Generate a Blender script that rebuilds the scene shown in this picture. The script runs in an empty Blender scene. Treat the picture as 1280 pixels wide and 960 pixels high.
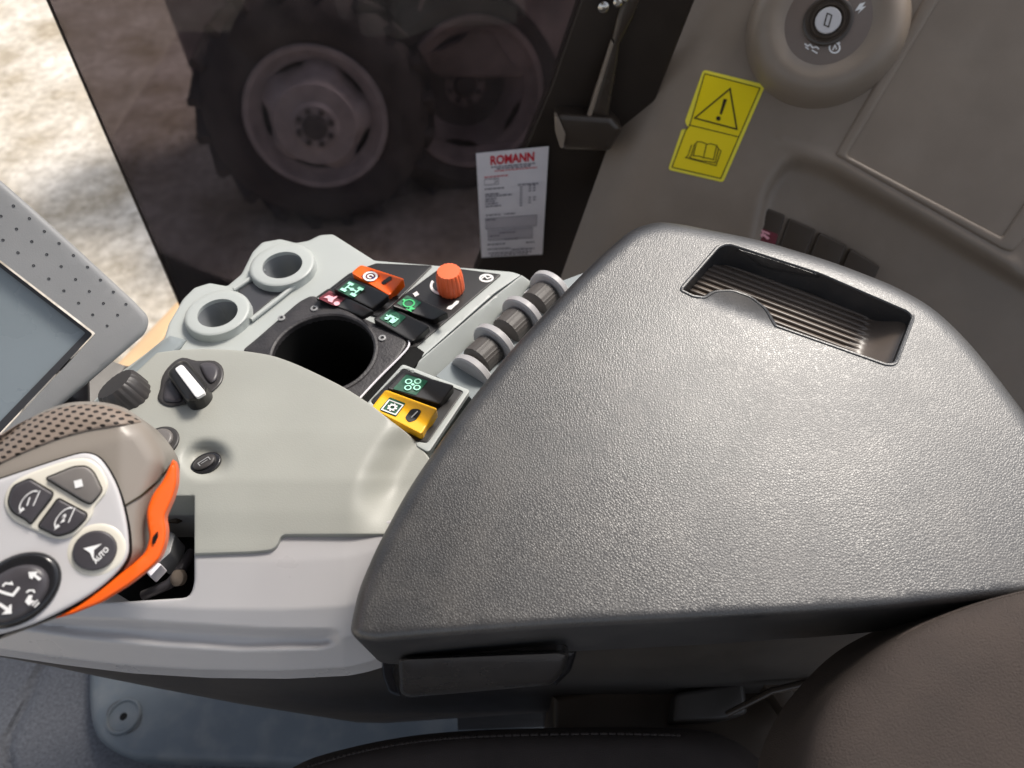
import bpy, bmesh, math, random
import numpy as np
from mathutils import Vector, Matrix
from mathutils.geometry import delaunay_2d_cdt

random.seed(7)
scene = bpy.context.scene
COL = scene.collection
PI = math.pi

# ------------------------------------------------------------------ camera
FPX, PITCH = 850.0, math.radians(52)
CAM = Vector((0, 0, 1.2))
FW = Vector((0, math.cos(PITCH), -math.sin(PITCH)))
UP = Vector((0, math.sin(PITCH), math.cos(PITCH)))
cd = bpy.data.cameras.new('camera')
cam = bpy.data.objects.new('camera', cd)
COL.objects.link(cam)
cam.location = CAM
cam.rotation_euler = (PI / 2 - PITCH, 0, 0)
cd.sensor_width = 36
cd.lens = FPX / 1280 * 36
cd.clip_start = 0.01
cd.clip_end = 500
cd.dof.use_dof = True
cd.dof.focus_distance = .52
cd.dof.aperture_fstop = 6.3
scene.camera = cam


def ray(x, y):
    return Vector(((x - 640) / FPX, 0, 0)) + FW + UP * ((480 - y) / FPX)


def proj(P):
    d = P - CAM
    z = d.dot(FW)
    return (640 + FPX * d.x / z, 480 - FPX * d.dot(UP) / z)


class Plane:
    """a real plane of the cab: a point on it, its normal and two axes along it"""
    def __init__(self, p, n):
        self.p = Vector(p)
        self.n = Vector(n).normalized()
        a = Vector((1, 0, 0))
        self.ex = (a - self.n * a.dot(self.n)).normalized()
        self.ey = self.n.cross(self.ex)

    def at(self, x, y, h=0.0):
        d = ray(x, y)
        t = ((self.p + self.n * h) - CAM).dot(self.n) / d.dot(self.n)
        return CAM + d * t

    def scale(self, x, y, h=0.0):          # metres per pixel there
        return (self.at(x, y, h) - CAM).dot(FW) / FPX

    def circle(self, x, y, rpx, h=0.0, n=40, rx=1.0, ang=0.0):
        c = self.at(x, y, h)
        r = rpx * self.scale(x, y, h)
        out = []
        for k in range(n):
            a = 2 * PI * k / n
            u, v = math.cos(a) * r, math.sin(a) * r * rx
            u, v = u * math.cos(ang) - v * math.sin(ang), u * math.sin(ang) + v * math.cos(ang)
            out.append(proj(c + self.ex * u + self.ey * v))
        return out


# ------------------------------------------------------------------ outline helpers
def rp(pts, r=6, n=5):
    """round the corners of a closed outline"""
    out = []
    N = len(pts)
    for i in range(N):
        p = np.array(pts[i][:2], float)
        rr = pts[i][2] if len(pts[i]) > 2 else r
        a = np.array(pts[i - 1][:2], float)
        b = np.array(pts[(i + 1) % N][:2], float)
        la, lb = np.linalg.norm(a - p), np.linalg.norm(b - p)
        if rr <= 0:
            out.append(tuple(p))
            continue
        q = min(rr, la * .48, lb * .48)
        A, B = p + (a - p) / la * q, p + (b - p) / lb * q
        for k in range(n + 1):
            t = k / n
            out.append(tuple((1 - t) ** 2 * A + 2 * t * (1 - t) * p + t * t * B))
    return out


def spl(pts, closed=True, n=5):
    """smooth curve through the points"""
    P = [np.array(p, float) for p in pts]
    N = len(P)
    out = []
    for i in range(N if closed else N - 1):
        p0 = P[i - 1] if (closed or i > 0) else P[i]
        p1 = P[i]
        p2 = P[(i + 1) % N]
        p3 = P[(i + 2) % N] if (closed or i + 2 < N) else p2
        for k in range(n):
            t = k / n
            out.append(tuple(.5 * (2 * p1 + (p2 - p0) * t + (2 * p0 - 5 * p1 + 4 * p2 - p3) * t * t
                                   + (3 * p1 - p0 - 3 * p2 + p3) * t ** 3)))
    if not closed:
        out.append(tuple(P[-1]))
    return out


def resample(pts, step):
    out = []
    N = len(pts)
    for i in range(N):
        a, b = np.array(pts[i], float), np.array(pts[(i + 1) % N], float)
        L = np.linalg.norm(b - a)
        if L < 1e-3:
            continue
        k = max(1, int(math.ceil(L / step)))
        for j in range(k):
            out.append(tuple(a + (b - a) * j / k))
    return out


def seg_dist(Q, loop, closed=True):
    A = np.array(loop, float)
    B = np.roll(A, -1, axis=0)
    if not closed:
        A, B = A[:-1], B[:-1]
    d = np.full(len(Q), 1e9)
    for a, b in zip(A, B):
        ab = b - a
        L2 = ab.dot(ab) + 1e-12
        t = np.clip(((Q - a) @ ab) / L2, 0, 1)
        pr = a + t[:, None] * ab
        d = np.minimum(d, np.hypot(*(Q - pr).T))
    return d


def inside(Q, loop):
    A = np.array(loop, float)
    B = np.roll(A, -1, axis=0)
    c = np.zeros(len(Q), bool)
    for a, b in zip(A, B):
        m = (a[1] > Q[:, 1]) != (b[1] > Q[:, 1])
        with np.errstate(divide='ignore', invalid='ignore'):
            xi = (b[0] - a[0]) * (Q[:, 1] - a[1]) / (b[1] - a[1] + 1e-15) + a[0]
        c ^= m & (Q[:, 0] < xi)
    return c


def offset_loop(loop, d):
    A = np.array(loop, float)
    area = 0.5 * np.sum(A[:, 0] * np.roll(A[:, 1], -1) - np.roll(A[:, 0], -1) * A[:, 1])
    s = 1 if area > 0 else -1
    out = []
    N = len(A)
    for i in range(N):
        t1 = A[i] - A[i - 1]
        t2 = A[(i + 1) % N] - A[i]
        t1 /= (np.linalg.norm(t1) + 1e-9)
        t2 /= (np.linalg.norm(t2) + 1e-9)
        nn = np.array([-t1[1] - t2[1], t1[0] + t2[0]])
        L = np.linalg.norm(nn)
        if L < 1e-6:
            continue
        nn /= L
        c = max(.4, abs(nn.dot(np.array([-t1[1], t1[0]]))))
        out.append(A[i] + s * nn * d / c)
    return np.array(out)


def surf(pl, outl, h=0.0, R=0.0, Hb=0.0, depth=.02, holes=(), sp=0, hole_round=False, cap=True, draft=0.0, dirn=None, grid=None):
    """a solid body: outline on a real plane, raised by h (number or function), rounded rim
    (R wide, Hb high), walls going `depth` down the plane's normal, closed underneath"""
    O = [tuple(p[:2]) for p in outl]
    fine = callable(h) or R > 0
    if fine:
        O = resample(O, max(3.0, sp * .8 if sp else 6.0))
    else:
        O = resample(O, 400.0)
    H = [resample([tuple(p[:2]) for p in ho], 6.0) for ho in holes]
    pts = list(O)
    edges = [(i, (i + 1) % len(O)) for i in range(len(O))]
    for ho in H:
        b = len(pts)
        pts += ho
        edges += [(b + i, b + (i + 1) % len(ho)) for i in range(len(ho))]
    cand = []
    if R > 0:
        for f in (.08, .28, .6, 1.0):
            q = offset_loop(O, R * f)
            if len(q):
                m = inside(q, O) & (seg_dist(q, O) > .9 * R * f)
                cand.append(q[m])
            if hole_round:
                for ho in H:
                    q = offset_loop(ho, -R * f)
                    m = inside(q, O) & (seg_dist(q, ho) > .9 * R * f) & ~inside(q, ho)
                    cand.append(q[m])
    if grid:                                   # rows along a direction (for ribs)
        rdx, rdy, su, sv = grid
        A = np.array(O)
        U, W = A @ np.array([rdx, rdy]), A @ np.array([-rdy, rdx])
        gu, gw = np.meshgrid(np.arange(U.min(), U.max(), su), np.arange(math.floor(W.min() / sv) * sv, W.max(), sv))
        q = np.stack([(gu * rdx - gw * rdy).ravel(), (gu * rdy + gw * rdx).ravel()], 1)
        q = q[inside(q, O)]
        cand.append(q[seg_dist(q, O) > 1.0])
    elif sp:
        A = np.array(O)
        x0, y0 = A.min(0)
        x1, y1 = A.max(0)
        gx, gy = np.meshgrid(np.arange(x0 + sp * .5, x1, sp), np.arange(y0 + sp * .5, y1, sp * .87))
        gx[1::2] += sp * .5
        q = np.stack([gx.ravel(), gy.ravel()], 1)
        q = q[inside(q, O)]
        if len(q):
            q = q[seg_dist(q, O) > max(R * 1.05, sp * .45)]
            cand.append(q)
    if cand:
        q = np.concatenate(cand) if len(cand) > 1 else cand[0]
        for ho in H:
            if len(q):
                q = q[~inside(q, ho)]
                q = q[seg_dist(q, ho) > (1.0 if hole_round else max(sp * .3, 1.0))]
        pts += [tuple(p) for p in q]
    res = delaunay_2d_cdt([Vector(p) for p in pts], edges, [], 1, 1e-4)
    V = np.array([(v.x, v.y) for v in res[0]])
    hv = np.array([h(x, y) for x, y in V]) if callable(h) else np.full(len(V), float(h))
    if R > 0:
        d = seg_dist(V, O)
        if hole_round:
            for ho in H:
                d = np.minimum(d, seg_dist(V, ho))
        s = np.clip(1 - d / R, 0, 1)
        hv = hv - Hb * (1 - np.sqrt(np.clip(1 - s * s, 0, 1)))
    bm = bmesh.new()
    bv = [bm.verts.new(pl.at(x, y, z)) for (x, y), z in zip(V, hv)]
    keep = np.ones(len(res[2]), bool)
    if H and len(res[2]):
        cen = np.array([V[list(f)].mean(0) for f in res[2]])
        for ho in H:
            keep &= ~inside(cen, ho)
    for f, kp in zip(res[2], keep):
        if kp and len(set(f)) == len(f):
            try:
                bm.faces.new([bv[i] for i in f])
            except ValueError:
                pass
    for v in [v for v in bm.verts if not v.link_faces]:
        bm.verts.remove(v)
    bmesh.ops.recalc_face_normals(bm, faces=bm.faces[:])
    if sum((f.normal.dot(pl.n) for f in bm.faces)) < 0:
        bmesh.ops.reverse_faces(bm, faces=bm.faces[:])
    if depth > 0:
        be = [e for e in bm.edges if len(e.link_faces) == 1]
        r = bmesh.ops.extrude_edge_only(bm, edges=be)
        nv = [g for g in r['geom'] if isinstance(g, bmesh.types.BMVert)]
        ne = [g for g in r['geom'] if isinstance(g, bmesh.types.BMEdge)]
        off = (Vector(dirn) if dirn else -pl.n) * depth
        c = sum((v.co for v in nv), Vector()) / max(1, len(nv))
        for v in nv:
            v.co += off
            if draft:
                w = v.co - c
                w -= pl.n * w.dot(pl.n)
                v.co += w.normalized() * draft
        if cap:
            eb = [e for e in ne if len(e.link_faces) == 1]
            try:
                bmesh.ops.triangle_fill(bm, edges=eb, use_beauty=True)
            except Exception:
                pass
        bmesh.ops.recalc_face_normals(bm, faces=bm.faces[:])
    uv = bm.loops.layers.uv.new('plane')
    for f in bm.faces:
        for l in f.loops:
            w = l.vert.co - pl.p
            l[uv].uv = (w.dot(pl.ex), w.dot(pl.ey))
    return bm


def lathe(c, axis, prof, n=48, knurl=0, kd=0.0, bm=None, a0=0.0):
    """a turned shape: profile of (radius, height) along an axis"""
    bm = bm or bmesh.new()
    ax = Vector(axis).normalized()
    q = ax.to_track_quat('Z', 'Y').to_matrix()
    rings = []
    for r, z in prof:
        if r < 1e-6:
            rings.append([bm.verts.new(Vector(c) + q @ Vector((0, 0, z)))])
            continue
        ring = []
        for k in range(n):
            a = a0 + 2 * PI * k / n
            rr = r
            if knurl and abs(r) > .3 * max(p[0] for p in prof):
                rr = r - kd * (.5 + .5 * math.cos(a * knurl)) ** 2
            ring.append(bm.verts.new(Vector(c) + q @ Vector((rr * math.cos(a), rr * math.sin(a), z))))
        rings.append(ring)
    for A, B in zip(rings[:-1], rings[1:]):
        if len(A) == 1 and len(B) == 1:
            continue
        for k in range(n):
            k2 = (k + 1) % n
            if len(A) == 1:
                bm.faces.new((A[0], B[k], B[k2]))
            elif len(B) == 1:
                bm.faces.new((A[k], A[k2], B[0]))
            else:
                bm.faces.new((A[k], A[k2], B[k2], B[k]))
    bmesh.ops.recalc_face_normals(bm, faces=bm.faces[:])
    return bm


def tube(pts, r, n=10, bm=None):
    bm = bm or bmesh.new()
    P = [Vector(p) for p in pts]
    rings = []
    up = Vector((.13, .31, .94))
    for i, p in enumerate(P):
        t = (P[min(i + 1, len(P) - 1)] - P[max(i - 1, 0)]).normalized()
        a = t.cross(up).normalized()
        b = t.cross(a)
        rr = r[i] if isinstance(r, (list, tuple)) else r
        rings.append([bm.verts.new(p + (a * math.cos(2 * PI * k / n) + b * math.sin(2 * PI * k / n)) * rr) for k in range(n)])
    for A, B in zip(rings[:-1], rings[1:]):
        for k in range(n):
            bm.faces.new((A[k], A[(k + 1) % n], B[(k + 1) % n], B[k]))
    bm.faces.new(rings[0])
    bm.faces.new(rings[-1])
    bmesh.ops.recalc_face_normals(bm, faces=bm.faces[:])
    return bm


def boxm(lo, hi, bev=0.0, bm=None, M=None):
    bm = bm or bmesh.new()
    r = bmesh.ops.create_cube(bm, size=1.0)
    lo, hi = Vector(lo), Vector(hi)
    for v in r['verts']:
        v.co = Vector(((lo.x + hi.x) / 2 + v.co.x * (hi.x - lo.x), (lo.y + hi.y) / 2 + v.co.y * (hi.y - lo.y),
                       (lo.z + hi.z) / 2 + v.co.z * (hi.z - lo.z)))
        if M:
            v.co = M @ v.co
    if bev:
        es = set()
        for v in r['verts']:
            es.update(v.link_edges)
        bmesh.ops.bevel(bm, geom=list(es), offset=bev, segments=3, profile=.5, affect='EDGES')
    return bm


class Ink:
    """printed marks: a flat frame on a plane. Local x, y run along two directions of the thing"""
    def __init__(self, pl, c, vx, vy, off=.0006, h=None):
        self.pl, self.c, self.vx, self.vy, self.off, self.h = pl, c, vx, vy, off, h
        self.bm = bmesh.new()

    def pt(self, x, y):
        px = self.c[0] + self.vx[0] * x + self.vy[0] * y
        py = self.c[1] + self.vx[1] * x + self.vy[1] * y
        hh = self.off + (self.h(px, py) if self.h else 0)
        return self.bm.verts.new(self.pl.at(px, py, hh))

    def fill(self, pts):
        self.off += .00004
        vs = [self.pt(*p) for p in pts]
        f = self.bm.faces.new(vs)
        bmesh.ops.triangulate(self.bm, faces=[f])
        return self

    def line(self, pts, w=.1, closed=False):
        P = [np.array(p, float) for p in pts]
        N = len(P)
        self.off += .00004
        L, Rr = [], []
        for i in range(N):
            if closed:
                a, b = P[i] - P[i - 1], P[(i + 1) % N] - P[i]
            else:
                a = P[i] - P[i - 1] if i else P[1] - P[0]
                b = P[i + 1] - P[i] if i < N - 1 else a
            a = a / (np.linalg.norm(a) + 1e-9)
            b = b / (np.linalg.norm(b) + 1e-9)
            nn = np.array([-a[1] - b[1], a[0] + b[0]])
            nn = nn / (np.linalg.norm(nn) + 1e-9)
            c = max(.5, abs(nn.dot([-a[1], a[0]])))
            L.append(self.pt(*(P[i] + nn * w / 2 / c)))
            Rr.append(self.pt(*(P[i] - nn * w / 2 / c)))
        for i in range(N if closed else N - 1):
            j = (i + 1) % N
            self.bm.faces.new((L[i], L[j], Rr[j], Rr[i]))
        return self

    def arc(self, cx, cy, r, a0, a1, w=.1, n=18, ry=None):
        ry = ry or r
        full = abs(abs(a1 - a0) - 360) < 1e-3
        k = n if full else n + 1
        return self.line([(cx + r * math.cos(math.radians(a0 + (a1 - a0) * i / n)),
                           cy + ry * math.sin(math.radians(a0 + (a1 - a0) * i / n))) for i in range(k)], w, full)

    def disc(self, cx, cy, r, n=16, ry=None):
        ry = ry or r
        return self.fill([(cx + r * math.cos(2 * PI * i / n), cy + ry * math.sin(2 * PI * i / n)) for i in range(n)])

    def text(self, s, x, y, size, bold=0.0, sx=1.0, ang=0.0):
        cu = bpy.data.curves.new('lettering', 'FONT')
        cu.body = s
        cu.align_x = 'CENTER'
        cu.align_y = 'CENTER'
        cu.size = size
        cu.offset = bold
        cu.resolution_u = 3
        ob = bpy.data.objects.new('lettering', cu)
        COL.objects.link(ob)
        dg = bpy.context.evaluated_depsgraph_get()
        me = bpy.data.meshes.new_from_object(ob.evaluated_get(dg))
        ca, sa = math.cos(math.radians(ang)), math.sin(math.radians(ang))
        vs = []
        for v in me.vertices:
            u, w = v.co.x * sx, v.co.y
            vs.append(self.pt(x + u * ca - w * sa, y + u * sa + w * ca))
        for p in me.polygons:
            try:
                self.bm.faces.new([vs[i] for i in p.vertices])
            except ValueError:
                pass
        bpy.data.objects.remove(ob)
        bpy.data.curves.remove(cu)
        bpy.data.meshes.remove(me)
        return self


# ------------------------------------------------------------------ objects
LOC = {}


def thing(name, label, cat, loc, group=None):
    o = bpy.data.objects.new(name, None)
    COL.objects.link(o)
    o.empty_display_size = .05
    o.location = loc
    o['label'] = label
    o['category'] = cat
    if group:
        o['group'] = group
    LOC[o.name] = Vector(loc)
    return o


def obj(name, bm, m, parent=None, sharp=38, label=None, kind=None):
    me = bpy.data.meshes.new(name)
    base = LOC[parent.name] if parent else Vector((0, 0, 0))
    if not parent:
        base = Vector((0, 0, 0))
    for v in bm.verts:
        v.co -= base
    bm.to_mesh(me)
    bm.free()
    me.materials.append(m)
    for p in me.polygons:
        p.use_smooth = True
    me.set_sharp_from_angle(angle=math.radians(sharp))
    o = bpy.data.objects.new(name, me)
    COL.objects.link(o)
    if parent:
        o.parent = parent
    LOC[o.name] = base
    if label:
        o['label'] = label
    if kind:
        o['kind'] = kind
    return o


def join(*bms):
    out = bmesh.new()
    uv = out.loops.layers.uv.new('plane')
    for b in bms:
        me = bpy.data.meshes.new('tmp')
        b.to_mesh(me)
        b.free()
        out.from_mesh(me)
        bpy.data.meshes.remove(me)
    return out


# ------------------------------------------------------------------ materials
def mat(name, col, rough=.5, spec=.5, bump=None, var=.06, vscale=14, metal=0.0, coat=0.0, rvar=.08, extra=None, dust=0.0):
    m = bpy.data.materials.new(name)
    m.use_nodes = True
    nt = m.node_tree
    b = nt.nodes['Principled BSDF']
    b.inputs['Specular IOR Level'].default_value = spec
    b.inputs['Metallic'].default_value = metal
    if coat:
        b.inputs['Coat Weight'].default_value = coat
        b.inputs['Coat Roughness'].default_value = .08
    tc = nt.nodes.new('ShaderNodeTexCoord')
    nz = nt.nodes.new('ShaderNodeTexNoise')
    nz.inputs['Scale'].default_value = vscale
    nz.inputs['Detail'].default_value = 6
    nt.links.new(tc.outputs['Object'], nz.inputs['Vector'])
    mr = nt.nodes.new('ShaderNodeMapRange')
    mr.inputs['From Min'].default_value = .3
    mr.inputs['From Max'].default_value = .7
    mr.inputs['To Min'].default_value = 1 - var
    mr.inputs['To Max'].default_value = 1 + var
    nt.links.new(nz.outputs['Fac'], mr.inputs['Value'])
    mx = nt.nodes.new('ShaderNodeVectorMath')
    mx.operation = 'SCALE'
    mx.inputs[0].default_value = col[:3]
    nt.links.new(mr.outputs[0], mx.inputs['Scale'])
    nt.links.new(mx.outputs[0], b.inputs['Base Color'])
    if dust:                                  # pale specks of dust, thicker in patches
        d1 = nt.nodes.new('ShaderNodeTexVoronoi')
        d1.inputs['Scale'].default_value = 330
        d2 = nt.nodes.new('ShaderNodeTexNoise')
        d2.inputs['Scale'].default_value = 26
        d2.inputs['Detail'].default_value = 5
        for q in (d1, d2):
            nt.links.new(tc.outputs['Object'], q.inputs['Vector'])
        m1 = nt.nodes.new('ShaderNodeMapRange')
        m1.inputs['From Min'].default_value = .30
        m1.inputs['From Max'].default_value = .05
        nt.links.new(d1.outputs['Distance'], m1.inputs['Value'])
        m2 = nt.nodes.new('ShaderNodeMapRange')
        m2.inputs['From Min'].default_value = .46
        m2.inputs['From Max'].default_value = .74
        nt.links.new(d2.outputs['Fac'], m2.inputs['Value'])
        ad = nt.nodes.new('ShaderNodeMath')
        ad.operation = 'MULTIPLY_ADD'
        ad.inputs[1].default_value = .5
        nt.links.new(m1.outputs[0], ad.inputs[0])
        ad.inputs[2].default_value = .5
        ml = nt.nodes.new('ShaderNodeMath')
        ml.operation = 'MULTIPLY'
        nt.links.new(ad.outputs[0], ml.inputs[0])
        nt.links.new(m2.outputs[0], ml.inputs[1])
        fc = nt.nodes.new('ShaderNodeMath')
        fc.operation = 'MULTIPLY'
        fc.inputs[1].default_value = dust
        nt.links.new(ml.outputs[0], fc.inputs[0])
        dm = nt.nodes.new('ShaderNodeMix')
        dm.data_type = 'RGBA'
        nt.links.new(fc.outputs[0], dm.inputs['Factor'])
        nt.links.new(mx.outputs[0], dm.inputs['A'])
        dm.inputs['B'].default_value = (.48, .43, .37, 1)
        nt.links.new(dm.outputs['Result'], b.inputs['Base Color'])
    r2 = nt.nodes.new('ShaderNodeMapRange')
    r2.inputs['From Min'].default_value = .3
    r2.inputs['From Max'].default_value = .7
    r2.inputs['To Min'].default_value = max(.03, rough - rvar)
    r2.inputs['To Max'].default_value = min(1, rough + rvar)
    nt.links.new(nz.outputs['Fac'], r2.inputs['Value'])
    nt.links.new(r2.outputs[0], b.inputs['Roughness'])
    if bump:
        kind, sc, st, dist = bump
        if kind == 'noise':
            t = nt.nodes.new('ShaderNodeTexNoise')
            t.inputs['Scale'].default_value = sc
            t.inputs['Detail'].default_value = 3
            nt.links.new(tc.outputs['Object'], t.inputs['Vector'])
            hgt = t.outputs['Fac']
        else:
            n2 = nt.nodes.new('ShaderNodeTexNoise')
            n2.inputs['Scale'].default_value = sc * .7
            nt.links.new(tc.outputs['Object'], n2.inputs['Vector'])
            sub = nt.nodes.new('ShaderNodeVectorMath')
            sub.operation = 'MULTIPLY_ADD'
            sub.inputs[1].default_value = (.45 / sc,) * 3
            nt.links.new(n2.outputs['Color'], sub.inputs[0])
            nt.links.new(tc.outputs['Object'], sub.inputs[2])
            t = nt.nodes.new('ShaderNodeTexVoronoi')
            t.feature = 'DISTANCE_TO_EDGE'
            t.inputs['Scale'].default_value = sc
            nt.links.new(sub.outputs[0], t.inputs['Vector'])
            rm = nt.nodes.new('ShaderNodeMapRange')
            rm.interpolation_type = 'SMOOTHSTEP'
            rm.inputs['From Max'].default_value = .28
            nt.links.new(t.outputs['Distance'], rm.inputs['Value'])
            hgt = rm.outputs[0]
        bp = nt.nodes.new('ShaderNodeBump')
        bp.inputs['Strength'].default_value = st
        bp.inputs['Distance'].default_value = dist
        nt.links.new(hgt, bp.inputs['Height'])
        nt.links.new(bp.outputs[0], b.inputs['Normal'])
    if extra:
        extra(nt, b, tc, mx)
    return m


def srgb(r, g, b):
    f = lambda c: (c / 255 / 12.92) if c / 255 < .04045 else ((c / 255 + .055) / 1.055) ** 2.4
    return (f(r), f(g), f(b))


M = {}
M['olive_grey'] = mat('olive_grey_plastic', (.345, .348, .314), .42, .4, ('noise', 900, .22, .0005), .045, rvar=.09, dust=.06)
M['silver_grey'] = mat('silver_grey_paint', (.435, .425, .43), .34, .5, ('noise', 700, .06, .0003), .035, rvar=.08, dust=.06)
M['pale_grey'] = mat('pale_grey_plastic', (.43, .455, .44), .42, .4, ('noise', 900, .12, .0004), .03, rvar=.05)
M['blue_grey'] = mat('blue_grey_plastic', (.25, .28, .29), .42, .4, ('noise', 900, .1, .0004), .03)
M['dark_under'] = mat('dark_console_plastic', (.052, .046, .041), .45, .45, ('noise', 500, .15, .0004), .1)
M['black'] = mat('black_plastic', (.013, .012, .012), .38, .5, ('noise', 900, .12, .0003), .1)
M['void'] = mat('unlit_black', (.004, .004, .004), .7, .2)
M['wheel_grey'] = mat('dark_grey_rubber', (.085, .077, .072), .5, .4, ('noise', 900, .2, .0005), .1)
M['handle'] = mat('black_handle_plastic', (.034, .031, .029), .27, .55, ('noise', 600, .2, .0005), .1)
M['knob'] = mat('charcoal_knob', (.04, .036, .035), .42, .5, ('noise', 900, .15, .0004), .1)
M['leather'] = mat('grained_black_vinyl', (.024, .0235, .0245), .41, .95, ('vor', 600, .20, .0006), .12, 9, rvar=.05, dust=.10)
M['smooth_vinyl'] = mat('smooth_dark_vinyl', (.026, .022, .020), .45, .5, ('noise', 600, .2, .0005), .1)
M['tray'] = mat('smooth_tray_plastic', (.12, .095, .077), .34, .5, ('noise', 600, .1, .0003), .08)  # brown of the warm light is put into this base colour
M['cup'] = mat('worn_black_cup_collar', (.035, .032, .034), .5, .5, ('noise', 420, .5, .0009), .35, 60, rvar=.15)
M['orange'] = mat('orange_plastic', (.88, .118, .006), .38, .5, None, .04)
M['orange_dark'] = mat('orange_red_knob', (.90, .155, .05), .42, .5, None, .05)
M['yellow'] = mat('amber_yellow_plastic', (.86, .45, .012), .38, .5, None, .04)
M['taupe'] = mat('taupe_soft_plastic', (.255, .225, .195), .34, .5, ('noise', 900, .1, .0003), .05)
M['satin_silver'] = mat('satin_silver_plate', (.54, .525, .53), .30, .5, ('noise', 1200, .06, .0002), .03, rvar=.04)
M['cream'] = mat('cream_bezel', (.70, .66, .57), .35, .5, None, .03)
M['btn_dark'] = mat('dark_button', (.055, .05, .056), .42, .5, None, .12, 60)
M['btn_grey'] = mat('grey_button', (.17, .155, .145), .42, .5, None, .10, 60)
M['gloss_black'] = mat('gloss_black_plastic', (.014, .014, .016), .16, .5, None, .1)
M['white_ink'] = mat('white_print', (.80, .79, .78), .55, .3, None, .05, 200)
M['mint_ink'] = mat('mint_print', (.42, .85, .66), .55, .3, None, .08, 200)
M['green_ink'] = mat('green_print', (.06, .50, .17), .55, .3, None, .06, 200)
M['green_field'] = mat('dark_green_symbol_field', (.012, .085, .045), .42, .5, None, .25, 120)
M['red_field'] = mat('dark_red_symbol_field', (.14, .018, .03), .42, .5, None, .25, 120)
M['pink_ink'] = mat('pink_print', (.86, .42, .48), .55, .3, None, .06, 200)
M['red_ink'] = mat('red_print', (.62, .03, .05), .55, .3, None, .06, 200)
M['black_ink'] = mat('black_print', (.028, .02, .008), .55, .3, None, .1, 200)
M['grey_ink'] = mat('grey_print', (.19, .18, .22), .6, .3, None, .25, 300)
M['navy_ink'] = mat('navy_print', (.02, .02, .12), .55, .3, None, .1, 200)
M['paper'] = mat('white_paper', (.78, .75, .79), .6, .3, ('noise', 60, .12, .002), .03, 30)
M['paper_grey'] = mat('grey_tinted_paper_box', (.50, .47, .51), .6, .3, None, .04, 40)
M['sticker'] = mat('yellow_sticker', (.90, .70, .004), .32, .5, None, .02)
M['sticker_rim'] = mat('pale_yellow_sticker_rim', (.90, .78, .06), .32, .5, None, .02)
M['trim'] = mat('flare_warmed_trim_plastic', (.225, .180, .140), .38, .45, ('noise', 1100, .35, .0006), .07, rvar=.08, dust=.12)  # brown warmth of sun flare mixed into the plastic's base colour
M['trim_dark'] = mat('dark_warm_trim_plastic', (.05, .036, .025), .45, .4, ('noise', 600, .2, .0005), .1)
M['trim_cover'] = mat('brown_display_cover', (.27, .162, .088), .42, .4, ('noise', 900, .1, .0003), .10, dust=.12)
M['frame_dark'] = mat('dark_brown_window_frame', (.020, .013, .009), .5, .4, ('noise', 300, .2, .0006), .15)
M['latch'] = mat('dark_window_latch', (.042, .031, .023), .30, .5, None, .1)
M['metal'] = mat('worn_bright_metal', (.55, .52, .48), .28, .5, None, .1, metal=1.0)
M['seat'] = mat('brown_grey_seat_fabric', (.060, .047, .041), .85, .25, ('noise', 1000, .8, .0010), .14, 30)
M['seat_dark'] = mat('dark_seat_fabric', (.052, .043, .040), .9, .2, ('noise', 1500, .6, .0009), .15, 25)
M['floor'] = mat('grey_floor_mat', (.10, .105, .12), .85, .25, ('noise', 500, .7, .002), .30, 220)
M['floor_lin'] = mat('blue_grey_floor_lining', (.105, .125, .145), .5, .4, ('noise', 700, .35, .0007), .08, dust=.22)
M['bezel'] = mat('grey_terminal_bezel', (.30, .30, .30), .38, .5, ('noise', 900, .3, .0005), .05, dust=.10)
M['bezel_edge'] = mat('dark_terminal_edge', (.05, .05, .055), .4, .5, None, .05)
M['screen'] = mat('blank_blue_grey_screen', (.255, .295, .32), .26, .5, None, .03, coat=.5)
M['rim'] = mat('dusty_white_wheel_rim', (.55, .51, .52), .6, .3, None, .2, 12)
M['tyre'] = mat('dusty_black_tyre', (.10, .09, .09), .85, .2, ('noise', 40, .6, .01), .3, 10)
M['machine'] = mat('dull_brown_machine_paint', (.36, .30, .30), .7, .3, None, .4, 5)
M['rust'] = mat('rust_red_hub', (.22, .07, .05), .8, .3, None, .3, 20)
M['sill'] = mat('tan_door_sill', (.62, .42, .24), .6, .3, None, .08, 8)
M['roof'] = mat('unseen_shell_lining', (.12, .11, .10), .8, .2, None, .05)


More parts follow.
